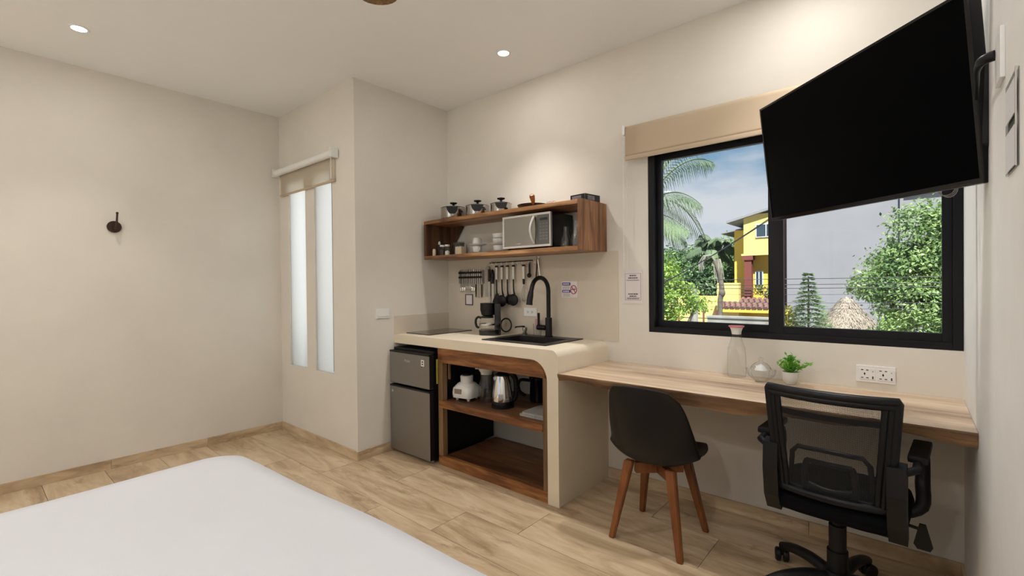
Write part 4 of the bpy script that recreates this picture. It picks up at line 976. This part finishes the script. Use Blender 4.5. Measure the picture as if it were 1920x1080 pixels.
# ------------------------------------------------------------------ black shell chair
ch = thing('shell_chair', 'black moulded shell chair with reddish wooden legs pushed to the desk', 'chair', (-.975, 2.268, 0))
# shell: spine from front lip to back top. u across, v along
spine = [(.215, .428), (.185, .442), (.09, .412), (-.01, .388), (-.09, .385), (-.155, .410), (-.188, .48), (-.203, .575), (-.212, .67), (-.217, .745), (-.218, .782)]
halfw = [.125, .180, .215, .228, .232, .232, .226, .214, .196, .172, .140]
rise = [.0, .006, .035, .068, .095, .115, .105, .080, .055, .025, .0]
def sp_at(t):
    k = t*(len(spine)-1); i = min(int(k), len(spine)-2); f = k-i; g = lambda a: a[i]+(a[i+1]-a[i])*f
    return spine[i][0]+(spine[i+1][0]-spine[i][0])*f, spine[i][1]+(spine[i+1][1]-spine[i][1])*f, g(halfw), g(rise), k
def shf(u, v):
    y, z, hwd, rs, k = sp_at(v); s = (u-.5)*2
    w_ = abs(s)**2.3
    # raise sides: up on the seat, forward on the back
    tb_ = max(0, min(1, (k-3.5)/2.5))
    return Vector((s*hwd, y+rs*w_*tb_*1.15, z+rs*w_*(1-tb_)+ (-.012*w_ if k > 9 else 0)))
MB().grid(shf, 21, 33).make('shell', M['shell'], ch, smooth=80, solid=.009, subsurf=1)
MB().prism([(-.11, -.07), (.11, -.07), (.13, .09), (.09, .14), (-.09, .14), (-.13, .09)], 'z', .415, .436).make('seat_pad', M['fabric'], ch)
for sx in (-1, 1):
    for sy in (-1, 1):
        tpv = Vector((sx*.105, sy*.10-.01, .385)); bt = Vector((sx*.172, sy*.174, 0))
        d_ = bt-tpv; ln = d_.length
        b = MB(); q0 = .023; q1 = .014
        T = [b.bm.verts.new(tpv+Vector((dx*q0, dy*q0*.8, 0))) for dx, dy in ((-1, -1), (1, -1), (1, 1), (-1, 1))]
        B_ = [b.bm.verts.new(bt+Vector((dx*q1, dy*q1*.9, 0))) for dx, dy in ((-1, -1), (1, -1), (1, 1), (-1, 1))]
        for j in range(4): b.bm.faces.new((T[j], T[(j+1) % 4], B_[(j+1) % 4], B_[j]))
        b.bm.faces.new(T[::-1]); b.bm.faces.new(B_)
        bmesh.ops.bevel(b.bm, geom=b.bm.edges[:], offset=.004, segments=2, affect='EDGES')
        b.make('leg', M['chairleg'], ch)
MB().box(-.12, .12, -.018, .018, .318, .372, bev=.003, mtx=Matrix.Rotation(R(42), 4, 'Z')).make('cross_brace', M['chairleg'], ch)
MB().box(-.12, .12, -.018, .018, .319, .371, bev=.003, mtx=Matrix.Rotation(R(-42), 4, 'Z')).make('cross_brace', M['chairleg'], ch)

# ------------------------------------------------------------------ office chair
oc = thing('office_chair', 'black mesh-back office chair with armrests at the desk right end', 'chair', (-.23, 2.25, 0), (0, 0, R(-4)))
MB().tube([(0, 0, .06), (0, 0, .30)], .030, 18).tube([(0, 0, .06), (0, 0, .20)], .036, 18).make('gas_lift', M['black'], oc, smooth=50)
MB().tube([(0, 0, .28), (0, 0, .42)], .020, 16).make('piston', M['black'], oc, smooth=50)
MB().lathe([(0, .05), (.05, .055), (.055, .09), (.045, .12), (0, .12)], 20).make('base_hub', M['black'], oc, smooth=50)
for k in range(5):
    a = R(149+72*k); dx, dy = math.cos(a), math.sin(a)
    pts = [(dx*r_, dy*r_, z_) for r_, z_ in ((.03, .09), (.12, .10), (.21, .09), (.275, .068))]
    o = MB().tube(pts, [.026, .024, .021, .017], 10).make('base_leg', M['black'], oc, smooth=60)
    b = MB(); cxk, cyk = dx*.275, dy*.275; px_, py_ = -dy, dx
    a2 = R(30*k+20); wx, wy = math.cos(a2), math.sin(a2)
    for s_ in (-1, 1): b.tube([(cxk+s_*wx*q_, cyk+s_*wy*q_, .029) for q_ in (.004, .008, .022, .028)], [.024, .029, .029, .021], 18)
    b.tube([(cxk, cyk, .03), (cxk, cyk, .07)], .012, 8)
    b.make('caster', M['black'], o, smooth=40)
# seat
MB().box(-.19, .19, -.14, .14, .385, .405, bev=.006).make('seat_plate', M['black'], oc)
b = MB()
def seatf(u, v):
    a = 2*PI*u; ca, sa = math.cos(a), math.sin(a); e = 2/5
    x = .216*math.copysign(abs(ca)**e, ca); y = .022+.225*math.copysign(abs(sa)**e, sa)
    pr = [(0, .472), (.6, .478), (.85, .474), (.97, .462), (1.0, .438), (.98, .412), (.9, .402), (0, .402)]
    k = v*7; i = min(int(k), 6); f = k-i; s = pr[i][0]+(pr[i+1][0]-pr[i][0])*f; z = pr[i][1]+(pr[i+1][1]-pr[i][1])*f
    return Vector((x*s, y*s, z))
b.grid(seatf, 49, 22); bmesh.ops.remove_doubles(b.bm, verts=b.bm.verts[:], dist=.0004)
b.make('seat', M['fabric'], oc, smooth=60)
# backrest frame
def backp(x, z):
    t = (z-.44)/.45; y = -.160-.050*max(t, 0)-.045*(1-(x/.20)**2)
    return Vector((x, y, z))
def hwz(z): t = (z-.44)/.45; return .166+.033*t
b = MB()
def bar(pts, wd, th):
    """flat bar following pts"""
    for (p, q) in zip(pts, pts[1:]): b.tube([p, q], wd, 8)
zt_, zb_ = .875, .485
left = [backp(-hwz(z), z) for z in [zb_+(zt_-zb_)*i/10 for i in range(11)]]
topb = [backp(-hwz(zt_)+2*hwz(zt_)*i/12, zt_+.005) for i in range(13)]
right = [backp(hwz(z), z) for z in [zt_-(zt_-zb_)*i/10 for i in range(11)]]
botb = [backp(hwz(zb_)-2*hwz(zb_)*i/12, zb_+.01) for i in range(13)]
b.tube(left+topb+right+botb, .016, 8, closed=True)
for s_ in (-1, 1):
    b.tube([backp(s_*(hwz(z)-.032), z) for z in [zb_+(zt_-zb_)*i/10 for i in range(11)]], .011, 8)
    b.tube([backp(s_*(hwz(z)-.016), z) for z in [zb_+(zt_-zb_)*i/10 for i in range(11)]], .013, 8)
b.tube([p+Vector((0, 0, -.018)) for p in topb], .013, 8)
b.make('back_frame', M['black'], oc, smooth=70)
def wv(u, v):
    z = .495+(.865-.495)*v; x = (u*2-1)*(hwz(z)-.012); p = backp(x, z); return p
MB().grid(wv, 22, 26).make('back_mesh', M['weave'], oc, smooth=80)
MB().grid(lambda u, v: backp((u*2-1)*(hwz(.80)-.014), .785+.022*v)+Vector((0, .003, 0)), 20, 3).make('mesh_seam', M['fabric'], oc, smooth=80)
# lumbar support frame behind the mesh
b = MB()
def off(p): return p+Vector((0, .016, 0))
lp = [(-.155, .50), (-.15, .53), (-.128, .545), (-.12, .64), (-.10, .665), (.10, .665), (.12, .64), (.128, .545), (.15, .53), (.155, .50)]
b.tube([off(backp(x, z)) for x, z in lp], .009, 8)
b.tube([off(backp(-.16+.32*i/10, .498)) for i in range(11)], .013, 8)
for xx in (-.075, .075): b.tube([off(backp(xx, .498)), off(backp(xx*1.05, .54)), off(backp(xx*1.0, .60)), off(backp(xx*.9, .62))], .011, 8)
b.tube([off(backp(-.07+.14*i/6, .62)) for i in range(7)], .010, 8)
b.tube([off(backp(-.07+.14*i/6, .53-.012*math.sin(PI*i/6))) for i in range(7)], .012, 8)
b.make('lumbar_support', M['black'], oc, smooth=70)
# side brackets and arms
for s_ in (-1, 1):
    x0 = s_*.192
    pl_ = [(-.215, .66), (-.170, .67), (-.150, .62), (-.158, .50), (-.128, .40), (-.165, .385), (-.205, .45), (-.222, .56)]
    MB().prism(pl_, 'x', x0-.026, x0+.026).make('side_bracket', M['shell'], oc)
    xa_ = s_*.240
    o = MB().tube([(x0+s_*.01, -.19, .655), (xa_, -.165, .672), (xa_, -.08, .676)], [.012, .014, .014], 8).tube([(xa_, -.08, .672), (xa_, .06, .668), (xa_, .115, .64), (xa_, .10, .55), (xa_, .05, .475), (xa_-s_*.06, .02, .435)], [.014, .016, .021, .023, .022, .016], 10).make('armrest', M['black'], oc, smooth=60)
    MB().box(xa_-.028, xa_+.028, -.12, .12, .680, .705, bev=.010).make('arm_pad', M['black'], o, smooth=50)
MB().tube([(.18, -.02, .405), (.235, -.02, .40)], .006, 8).make('lever', M['black'], oc)
MB().prism([(.238, .42), (.256, .42), (.275, .345), (.268, .330), (.232, .330), (.222, .345)], 'y', -.028, -.018).make('lever_paddle', M['black'], oc)
for o in oc.children:
    if o.name.split('.')[0] in ('seat_plate', 'seat', 'back_frame', 'back_mesh', 'mesh_seam', 'lumbar_support', 'side_bracket', 'armrest', 'lever', 'lever_paddle'):
        o.location = (.010, 0, -.020 if not o.name.startswith('armrest') else -.040)

# ================================================================== outside
M['grass'] = mat('ground_earth', (.50, .50, .48), .95, noise_amt=.15, nscale=1.5)
M['yellow'] = mat('yellow_render', (.62, .41, .06), .8, noise_amt=.05, nscale=1.2)
M['paleyellow'] = mat('pale_yellow_render', (.60, .47, .16), .8, noise_amt=.04, nscale=1.5)
M['greywall'] = mat('grey_render', (.205, .208, .235), .85, c2=(.175, .178, .20), nscale=1.2, bump=.2, bscale=8)
M['conc'] = mat('old_concrete', (.26, .26, .25), .9, c2=(.15, .15, .145), nscale=3)
M['redpaint'] = mat('red_brown_paint', (.14, .035, .03), .7)
M['tile'] = mat('clay_tile', (.14, .078, .068), .8, noise_amt=.2, nscale=8)
M['rooftin'] = mat('grey_roof', (.20, .21, .23), .6)
M['bark'] = mat('bark', (.10, .085, .068), .9, noise_amt=.3, nscale=12)
M['wire'] = mat('cable_black', (.03, .03, .035), .6)
M['husk2'] = mat('dry_frond', (.20, .20, .16), .9, noise_amt=.2, nscale=15)
M['darkglass'] = mat('dark_window', (.03, .05, .07), .1)
def leafmat(name, a, b_, rough=.5):
    m = bpy.data.materials.new(name); m.use_nodes = True; nt = m.node_tree; p = nt.nodes['Principled BSDF']; p.inputs['Roughness'].default_value = rough
    g = nt.nodes.new('ShaderNodeNewGeometry'); n = nt.nodes.new('ShaderNodeTexNoise'); n.inputs['Scale'].default_value = 2.2; n.inputs['Detail'].default_value = 4
    nt.links.new(g.outputs['Position'], n.inputs[0]); o = ramp(nt, n.outputs[0], [(.35, a), (.65, b_)]); nt.links.new(o, p.inputs['Base Color'])
    t = nt.nodes.new('ShaderNodeBsdfTranslucent'); nt.links.new(o, t.inputs[0]); mx = nt.nodes.new('ShaderNodeMixShader'); mx.inputs[0].default_value = .35
    nt.links.new(p.outputs[0], mx.inputs[1]); nt.links.new(t.outputs[0], mx.inputs[2]); nt.links.new(mx.outputs[0], nt.nodes['Material Output'].inputs[0]); return m
M['lf_near'] = leafmat('leaf_light_green', (.13, .25, .04), (.30, .42, .09))
M['lf_mid'] = leafmat('leaf_mid_green', (.09, .17, .055), (.30, .42, .16))
M['lf_dark'] = leafmat('leaf_dark_green', (.05, .115, .045), (.14, .23, .09))
M['lf_con'] = leafmat('conifer_green', (.08, .15, .06), (.18, .27, .12))
M['lf_palm'] = leafmat('palm_green', (.08, .125, .075), (.17, .24, .13))
M['lf_yel'] = leafmat('yellow_green', (.30, .28, .05), (.42, .36, .08))
M['thatch'] = mat('thatch', (.28, .24, .20), .95, noise_amt=.35, nscale=30)
M['husk'] = mat('palm_husk', (.40, .28, .08), .8, noise_amt=.2, nscale=20)
GZ = -3.0
struct(MB().box(-60, 60, D+.3, 90, GZ-.3, GZ).make('ground', M['grass']))
struct(MB().box(-60, 60, -60, Y0-.3, GZ-.3, GZ).make('ground_front', M['grass']))
struct(MB().box(XL-.2, XR+.2, Y0-.2, D+.2, GZ, -.26).make('building_base', M['wall']))

def tree(name, label, crowns, n, lsize, m, seed, trunk=None, group=None, cat='tree', twig=None):
    """crowns: ellipsoids (x,y,z,rx,ry,rz); leaves spread over clumps near their surface"""
    rnd = random.Random(seed); x, y = trunk or (crowns[0][0], crowns[0][1])
    t = thing(name, label, cat, (x, y, GZ), group=group)
    vs, fs = [], []
    tot = sum(c[3]*c[5] for c in crowns)
    for c in crowns:
        k = int(n*c[3]*c[5]/tot); ncl = max(8, k//26)
        for _ in range(ncl):
            while True:
                d = Vector((rnd.gauss(0, 1), rnd.gauss(0, 1), rnd.gauss(0, 1)))
                if d.length > .1: break
            d.normalize(); s = rnd.uniform(.5, 1.0)**.5
            cc = Vector((c[0]+d.x*c[3]*s, c[1]+d.y*c[4]*s, c[2]+d.z*c[5]*s)); cr = rnd.uniform(.10, .2)*min(c[3], c[5])+lsize
            for _ in range(26):
                p = cc+Vector((rnd.gauss(0, .6), rnd.gauss(0, .6), rnd.gauss(0, .45)))*cr
                nn = (d*.7+Vector((rnd.gauss(0, .6), rnd.gauss(0, .6), rnd.gauss(.5, .6)))).normalized()
                a = nn.orthogonal().normalized(); b_ = nn.cross(a); th = rnd.uniform(0, 2*PI)
                u = a*math.cos(th)+b_*math.sin(th); v = nn.cross(u); l = lsize*rnd.uniform(.7, 1.3); i = len(vs)
                p = p-Vector((x, y, GZ))
                vs += [p, p+u*l*.5+v*l*.24, p+u*l, p+u*l*.5-v*l*.24]; fs.append((i, i+1, i+2, i+3))
    me = bpy.data.meshes.new('foliage'); me.from_pydata(vs, [], fs); me.materials.append(m)
    o = bpy.data.objects.new('foliage', me); col.objects.link(o); o.parent = t; o['kind'] = 'stuff'
    b = MB(); c0 = crowns[0]; topz = c0[2]-GZ
    b.tube([(0, 0, 0), (.03, .02, topz*.4), (0, 0, topz*.75)], [.14, .11, .07], 8)
    for c in crowns: b.tube([(0, 0, topz*.45), ((c[0]-x)*.5, (c[1]-y)*.5, (c[2]-GZ+topz*.45)/2), (c[0]-x, c[1]-y, c[2]-GZ)], [.07, .045, .02], 6)
    b.make('trunk', M['bark'], t, smooth=60)
    return t
MW = mat('white_bounce_wall', (.86, .86, .84), .9)  # unseen white reflector wall, added to brighten the slit windows
t = thing('bounce_wall', 'unseen white wall added to bounce sunlight into the two slit windows', 'wall', (-9.5, 4.6, GZ)); MB().box(0, 7.1, 0, .2, 0, 6.4).make('wall_face', MW, t)
tree('garden_shrub', 'soft green foliage blurred behind the frosted slit windows', [(-4.0, 2.55, .45, .26, .15, .50), (-3.68, 2.6, .2, .16, .14, .42)], 2600, .07, M['lf_near'], 31, cat='shrub')
# grey neighbouring wall
gb = thing('grey_building', 'blank grey rendered side wall of a neighbouring building', 'building', (-2.36, 13.2, GZ))
MB().box(0, 9.0, 0, 4.0, 0, 9.5).make('wall', M['greywall'], gb)
MB().box(2.15, 3.3, -.06, 0, 6.08, 6.16).box(2.15, 2.21, -.06, 0, 4.6, 6.08).make('ledge', M['greywall'], gb)
MB().box(-.16, .0, .2, .9, 3.2, 7.5).make('pillar', M['redpaint'], gb)

# yellow house
yh = thing('yellow_house', 'two-storey yellow house with red column, balcony and tiled awning', 'house', (-3.545, 14.0, GZ))
g = lambda z: z-GZ
MB().box(0, 1.35, 0, 3.5, g(1.98), g(3.10)).make('upper_wall', M['paleyellow'], yh)
MB().box(-.40, .0, .6, 4.2, g(-1.5), g(2.75)).make('side_wing', M['yellow'], yh)
MB().prism([(-.42, g(2.90)), (1.50, g(3.38)), (1.50, g(3.44)), (-.42, g(2.96))], 'y', -.12, 3.9).make('roof', M['rooftin'], yh)
MB().prism([(-.9, g(2.72)), (.02, g(2.86)), (.02, g(2.90)), (-.9, g(2.76))], 'y', 1.0, 4.4).make('lower_roof', M['rooftin'], yh)
def hwin(x0, x1, z0, z1, y):
    o = MB().box(x0, x1, y-.03, y, z0, z1).make('window', M['white'], yh)
    xm = (x0+x1)/2; e = .022
    for a, c in ((x0+e, xm-e/2), (xm+e/2, x1-e)): MB().box(a, c, y-.036, y-.03, z0+e, z1-e).make('pane', M['darkglass'], o)
hwin(.31, .82, g(2.46), g(2.82), 0)
MB().box(-.05, 1.35, -.05, 0, g(1.98), g(2.03)).make('parapet_lip', M['paleyellow'], yh)
MB().box(.0, 1.6, .26, .36, g(.2), g(1.98)).make('recessed_wall', M['yellow'], yh)
MB().box(-.15, 1.5, 0, .36, g(.70), g(.80)).make('balcony_slab', M['yellow'], yh)
hwin(.235, .43, g(1.17), g(1.56), .26)
MB().box(.02, .20, -.02, .16, g(.80), g(1.90)).box(-.02, .24, -.05, .2, g(1.86), g(1.98)).make('column', M['redpaint'], yh)
b = MB()
for z in (1.08, 1.0, .92): b.tube([(-.18, -.06, g(z)), (1.35, -.06, g(z))], .010, 6)
b.make('railing_bar', M['wire'], yh)
for x in (-.18, .62, 1.2): MB().tube([(x, -.06, g(.78)), (x, -.06, g(1.12))], .014, 6).make('railing_post', M['wire'], yh)
# tiled awning: individual tile courses
for i in range(5):
    for j in range(13):
        x = -.42+j*.135+ (.0 if i % 2 else .03); y0_ = -.10-i*.12; z0_ = .80-i*.045
        MB().tube([(x, y0_, g(z0_)), (x, y0_-.14, g(z0_-.05))], .062, 6).make('roof_tile', M['tile'], yh)
MB().prism([(-.10, g(.74)), (-.72, g(.52)), (-.72, g(.46)), (-.10, g(.66))], 'x', -.45, 1.4).make('awning_board', M['yellow'], yh)
MB().box(.05, 1.4, -.2, .0, g(-.5), g(.66)).make('lower_wall', M['yellow'], yh)
# balcony plant
tree('balcony_shrub', 'small leafy shrub on the yellow house balcony', [(-3.0, 13.95, 1.0, .22, .05, .14)], 260, .07, M['lf_dark'], 5, cat='shrub')
# yellow garden walls
t = thing('garden_wall', 'yellow garden wall left of the yellow house', 'wall', (-4.13, 13.6, GZ)); MB().box(0, .56, 0, .2, 0, g(1.24)).make('wall_face', M['paleyellow'], t)
t = thing('garden_wall', 'long low yellow garden wall behind the bushes and railing', 'wall', (-8.6, 14.2, GZ)); MB().box(0, 4.45, 0, .2, 0, g(.86)).make('wall_face', M['paleyellow'], t)
t = thing('concrete_wall', 'weathered grey concrete wall below the yellow house', 'wall', (-3.75, 11.6, GZ)); MB().box(0, 1.95, 0, .25, 0, g(.42)).make('wall_face', M['conc'], t); MB().box(-.02, 1.97, -.03, .28, g(.42), g(.46)).make('coping', M['conc'], t)
# street railing
t = thing('street_railing', 'rusty dark metal railing beyond the bushes', 'railing', (-4.65, 12.0, GZ))
MB().box(-.3, 1.05, -.05, .05, g(-.4), g(.10)).make('plinth', M['conc'], t)
for z in (.15, .26, .37): MB().tube([(-.3, 0, g(z)), (1.05, 0, g(z))], .012, 6).make('rail_bar', M['wire'], t)
for k in range(5): MB().tube([(-.25+k*.31, 0, g(.1)), (-.25+k*.31, 0, g(.58))], .022, 6).make('post', M['redpaint'], t)
# posts
t = thing('concrete_post', 'slim grey concrete post standing among the green bushes', 'post', (-3.84, 11.0, GZ)); MB().tube([(0, 0, 0), (0, 0, g(1.13))], [.09, .075], 8).make('shaft', M['conc'], t)
t = thing('dead_palm_trunk', 'leaning dead palm trunk with drooping grey top before the yellow wall', 'tree', (-3.62, 12.2, GZ))
MB().tube([(0, 0, 0), (-.02, 0, g(.5)), (.03, 0, g(1.0)), (-.02, 0, g(1.45)), (-.14, 0, g(1.80))], [.07, .06, .065, .05, .055], 10).sphere((.03, 0, g(1.0)), .078, 10, sc=(1, 1, 1.5)).make('trunk', M['bark'], t, smooth=60)
b = MB()
rnd = random.Random(4)
p0 = Vector((-.14, 0, g(1.80)))
for k in range(16):
    r_ = rnd.uniform(.24, .38); dy = rnd.uniform(-.1, .1)
    b.tube([p0, p0+Vector((-r_*.25, dy*.4, .14)), p0+Vector((-r_*.7, dy, .12)), p0+Vector((-r_, dy, -.06)), p0+Vector((-r_*.95, dy, -.30*rnd.uniform(.6, 1)))], [.016, .02, .018, .014, .005], 5)
for k in range(14):
    dx = rnd.uniform(-.05, .16); b.tube([p0, p0+Vector((dx*.6+.03, 0, .03)), p0+Vector((dx+.03, rnd.uniform(-.05, .05), -.2)), p0+Vector((dx*1.1+.05, 0, -.62*rnd.uniform(.6, 1)))], [.018, .022, .018, .005], 5)
b.make('dead_fronds', M['husk2'], t)

# palms with individually built fronds
def frond(t, base, az, elev, L_, droop, m, nl=26, lw=.022, ll=.55):
    b = MB(); pts = []
    for i in range(15):
        s = i/14; r_ = L_*s*math.cos(R(elev))*(1-.12*s); z = L_*s*math.sin(R(elev))-droop*s*s
        pts.append(base+Vector((math.cos(az)*r_, math.sin(az)*r_, z)))
    b.tube(pts, [.024*(L_/2.5)*(1-.8*i/14)+.003 for i in range(15)], 5)
    side = Vector((-math.sin(az), math.cos(az), 0))
    for i in range(nl):
        s = .14+.86*i/(nl-1); k = s*14; a = min(int(k), 13); p = pts[a].lerp(pts[a+1], k-a); tg = (pts[a+1]-pts[a]).normalized()
        l = ll*(math.sin(PI*min(1, s*.85+.12))**.7)*random.uniform(.85, 1.05)
        for q in (-1, 1):
            d = (tg*.65+side*q*.8+Vector((0, 0, -.1))).normalized()
            w_ = tg.cross(d).normalized().cross(d)*lw
            p1 = p+d*l*.45+Vector((0, 0, -.16*l)); p2 = p+d*l*.72+Vector((0, 0, -.68*l))
            v = [b.bm.verts.new(x) for x in (p, p1+w_, p1-w_, p2)]
            b.bm.faces.new((v[0], v[1], v[2])); b.bm.faces.new((v[1], v[3], v[2]))
    b.make('frond', m, t)
def palm(label, x, y, zt, n, L_, m, seed, droop=1.2, lw=.022, ll=.55, trunk=.12, lean=0, grp=None, e0=-10, e1=70, azs=None):
    random.seed(seed); t = thing('palm_tree', label, 'palm tree', (x, y, GZ), group=grp)
    top = Vector((lean, 0, zt-GZ))
    MB().tube([(0, 0, 0), (lean*.3, 0, top.z*.5), top], [trunk*1.4, trunk, trunk*.8], 9).make('trunk', M['bark'], t, smooth=60)
    for i in range(n):
        az = (azs[i] if azs else 2*PI*i/n*1.0+random.uniform(-.3, .3)); frond(t, top, az, random.uniform(e0, e1), L_*random.uniform(.85, 1.1), droop*random.uniform(.7, 1.2), m, lw=lw, ll=ll)
    return t, top
# close coconut palm entering the window from the upper left
t, top = palm('close coconut palm whose fronds hang into the window top left corner', -2.98, 6.3, 2.28, 0, 2.2, M['lf_palm'], 8)
random.seed(12)
for az, el, L_, dr in ((-2, 60, 2.55, 1.25), (14, 66, 2.6, 1.15), (34, 58, 2.2, 1.2), (4, 42, 1.30, .85), (-6, -2, .85, .30), (20, -18, .75, .2), (150, 40, 2.3, 1.5), (200, 50, 2.3, 1.5), (100, 50, 2.2, 1.4), (70, 35, 1.9, 1.4)):
    frond(t, top, R(az), el, L_, dr, M['lf_palm'], nl=36, lw=.008, ll=.46)
b = MB()
for k in range(14): b.sphere((top.x+.36+random.uniform(-.14, .10), top.y-.15+random.uniform(-.15, .15), top.z-.10+random.uniform(-.22, .12)), .07, 8, sc=(1, 1, 1.25))
b.make('coconut_bunch', M['husk'], t, smooth=60)
palm('tall palm tree rising behind the green bushes left of the yellow house', -5.0, 16.0, 2.30, 19, 1.25, M['lf_palm'], 3, droop=.8, lw=.030, ll=.42, e0=15, e1=88)
# trees left
tree('bushy_tree', 'light green leafy bush at the lower left of the window view', [(-3.98, 9.0, 1.35, .50, .5, .48), (-3.55, 9.1, .95, .38, .4, .32), (-3.85, 9.0, .35, .42, .4, .50), (-3.15, 9.2, .88, .20, .2, .14)], 9500, .07, M['lf_near'], 11)
tree('broadleaf_tree', 'dark green round tree behind the light green bush', [(-7.0, 17, 1.65, .9, .8, .85), (-6.1, 17.2, 1.75, .8, .8, .80), (-6.6, 17, .9, 1.2, .8, .7)], 15000, .13, M['lf_dark'], 12)
tree('broadleaf_tree', 'mid green tree between the tall palm and the yellow house', [(-4.75, 18.2, 2.2, .62, .8, .80), (-5.5, 18.8, 2.0, .8, .8, .75), (-4.6, 18.0, 1.3, .8, .8, .8)], 12000, .13, M['lf_mid'], 13)
tree('broadleaf_tree', 'dark leafy mass low behind the dead palm trunk', [(-4.85, 15.3, 1.15, .75, .5, .70), (-5.6, 15.5, 1.0, .8, .5, .75)], 9000, .12, M['lf_dark'], 14)
# big tree right of the grey wall
tree('broadleaf_tree', 'big bright green tree filling the right of the window view', [(.16, 9.6, 1.95, .50, .5, .50), (.02, 9.4, 1.45, .58, .5, .42), (-.36, 9.2, 1.18, .40, .4, .26), (.12, 9.2, .95, .60, .5, .40), (.10, 9.0, .40, .55, .5, .45), (.75, 9.4, 1.2, .7, .6, 1.2)], 34000, .062, M['lf_mid'], 15, trunk=(.4, 9.6))
# conifer
t = thing('conifer', 'small pointed conifer in front of the grey wall', 'tree', (-1.56, 10.8, GZ)); b = MB(); b.tube([(0, 0, 0), (0, 0, g(1.36))], [.07, .01], 6); b.make('trunk', M['bark'], t)
vs, fs = [], []; rnd = random.Random(9)
for L_ in range(17):
    z = g(1.42)-.03-L_*.085; r_ = .05+L_*.028
    for k in range(26+2*L_):
        a = rnd.uniform(0, 2*PI); tipp = Vector((math.cos(a)*r_*rnd.uniform(.75, 1.1), math.sin(a)*r_, z-r_*.18+rnd.uniform(-.02, .03)))
        for q in range(5):
            p = Vector((0, 0, z+.02)).lerp(tipp, .3+.7*q/4); d = Vector((math.cos(a+rnd.uniform(-1, 1)), math.sin(a+rnd.uniform(-1, 1)), rnd.uniform(-.1, .5)))*.075
            s = Vector((-d.y, d.x, .03)).normalized()*.016; i = len(vs); vs += [p, p+d*.5+s, p+d, p+d*.5-s]; fs.append((i, i+1, i+2, i+3))
me = bpy.data.meshes.new('foliage'); me.from_pydata(vs, [], fs); me.materials.append(M['lf_con']); o = bpy.data.objects.new('foliage', me); col.objects.link(o); o.parent = t; o['kind'] = 'stuff'
tree('yellow_shrub', 'small yellow-green shrub left of the conifer', [(-1.97, 10.95, .40, .20, .16, .30)], 420, .11, M['lf_yel'], 21, cat='shrub')
# thatched palapa
t = thing('thatched_hut', 'grey-brown thatched hut roof between the conifer and the big tree', 'hut', (-1.02, 11.6, GZ))
vs, fs = [], []; rnd = random.Random(10)
MB().lathe([(.0, g(.96)), (.52, g(.28)), (.50, g(.25)), (0, g(.6))], 24).make('roof_core', M['thatch'], t)
for k in range(5200):
    a = rnd.uniform(0, 2*PI); s = rnd.uniform(.03, 1)**.6; p = Vector((math.cos(a)*.53*s, math.sin(a)*.53*s, g(.99-.70*s)))
    d = Vector((math.cos(a)*.55+rnd.gauss(0, .25), math.sin(a)*.55+rnd.gauss(0, .25), -.75)).normalized()*rnd.uniform(.08, .17); sd_ = Vector((-math.sin(a), math.cos(a), rnd.uniform(-.3, .3)))*.006
    o_ = Vector((math.cos(a), math.sin(a), .7))*rnd.uniform(0, .03); i = len(vs); vs += [p+o_-sd_, p+o_+sd_, p+o_+d]; fs.append((i, i+1, i+2))
me = bpy.data.meshes.new('thatch'); me.from_pydata(vs, [], fs); me.materials.append(M['thatch']); o = bpy.data.objects.new('thatch', me); col.objects.link(o); o.parent = t; o['kind'] = 'stuff'
for k in range(6): a = k*PI/3; MB().tube([(math.cos(a)*.4, math.sin(a)*.4, 0), (math.cos(a)*.4, math.sin(a)*.4, g(.35))], .04, 6).make('post', M['bark'], t)
# overhead cables
def wire(label, p, q, sag, r_, grp='overhead street cables', n=1):
    b = MB(); p, q = Vector(p), Vector(q)
    for k in range(n):
        o_ = Vector((0, .02*k, .018*k)); b.tube([p.lerp(q, i/16)+o_+Vector((0, 0, -sag*4*(i/16)*(1-i/16)*(1+.15*k))) for i in range(17)], r_, 5)
    o = b.make('overhead_cable', M['wire'], None, smooth=60); tag(o, label, 'cable', grp)
wire('twisted dark cable bundle slanting up across the left window pane', (-3.86, 8.2, 1.04), (-1.45, 7.4, 2.19), .05, .0045, n=3)
for i, z in enumerate((1.36, 1.30, 1.27, 1.20, 1.10, 1.04)):
    wire(['thick upper street cable crossing before the grey wall', 'second street cable crossing before the grey wall', 'third street cable crossing before the grey wall', 'fourth, sagging street cable before the grey wall', 'fifth, thin street cable before the grey wall', 'lowest thin street cable before the grey wall'][i], (-9, 8.6, z+.10), (3.0, 8.3, z), .10+.03*i, .0055 if i < 3 else .003)
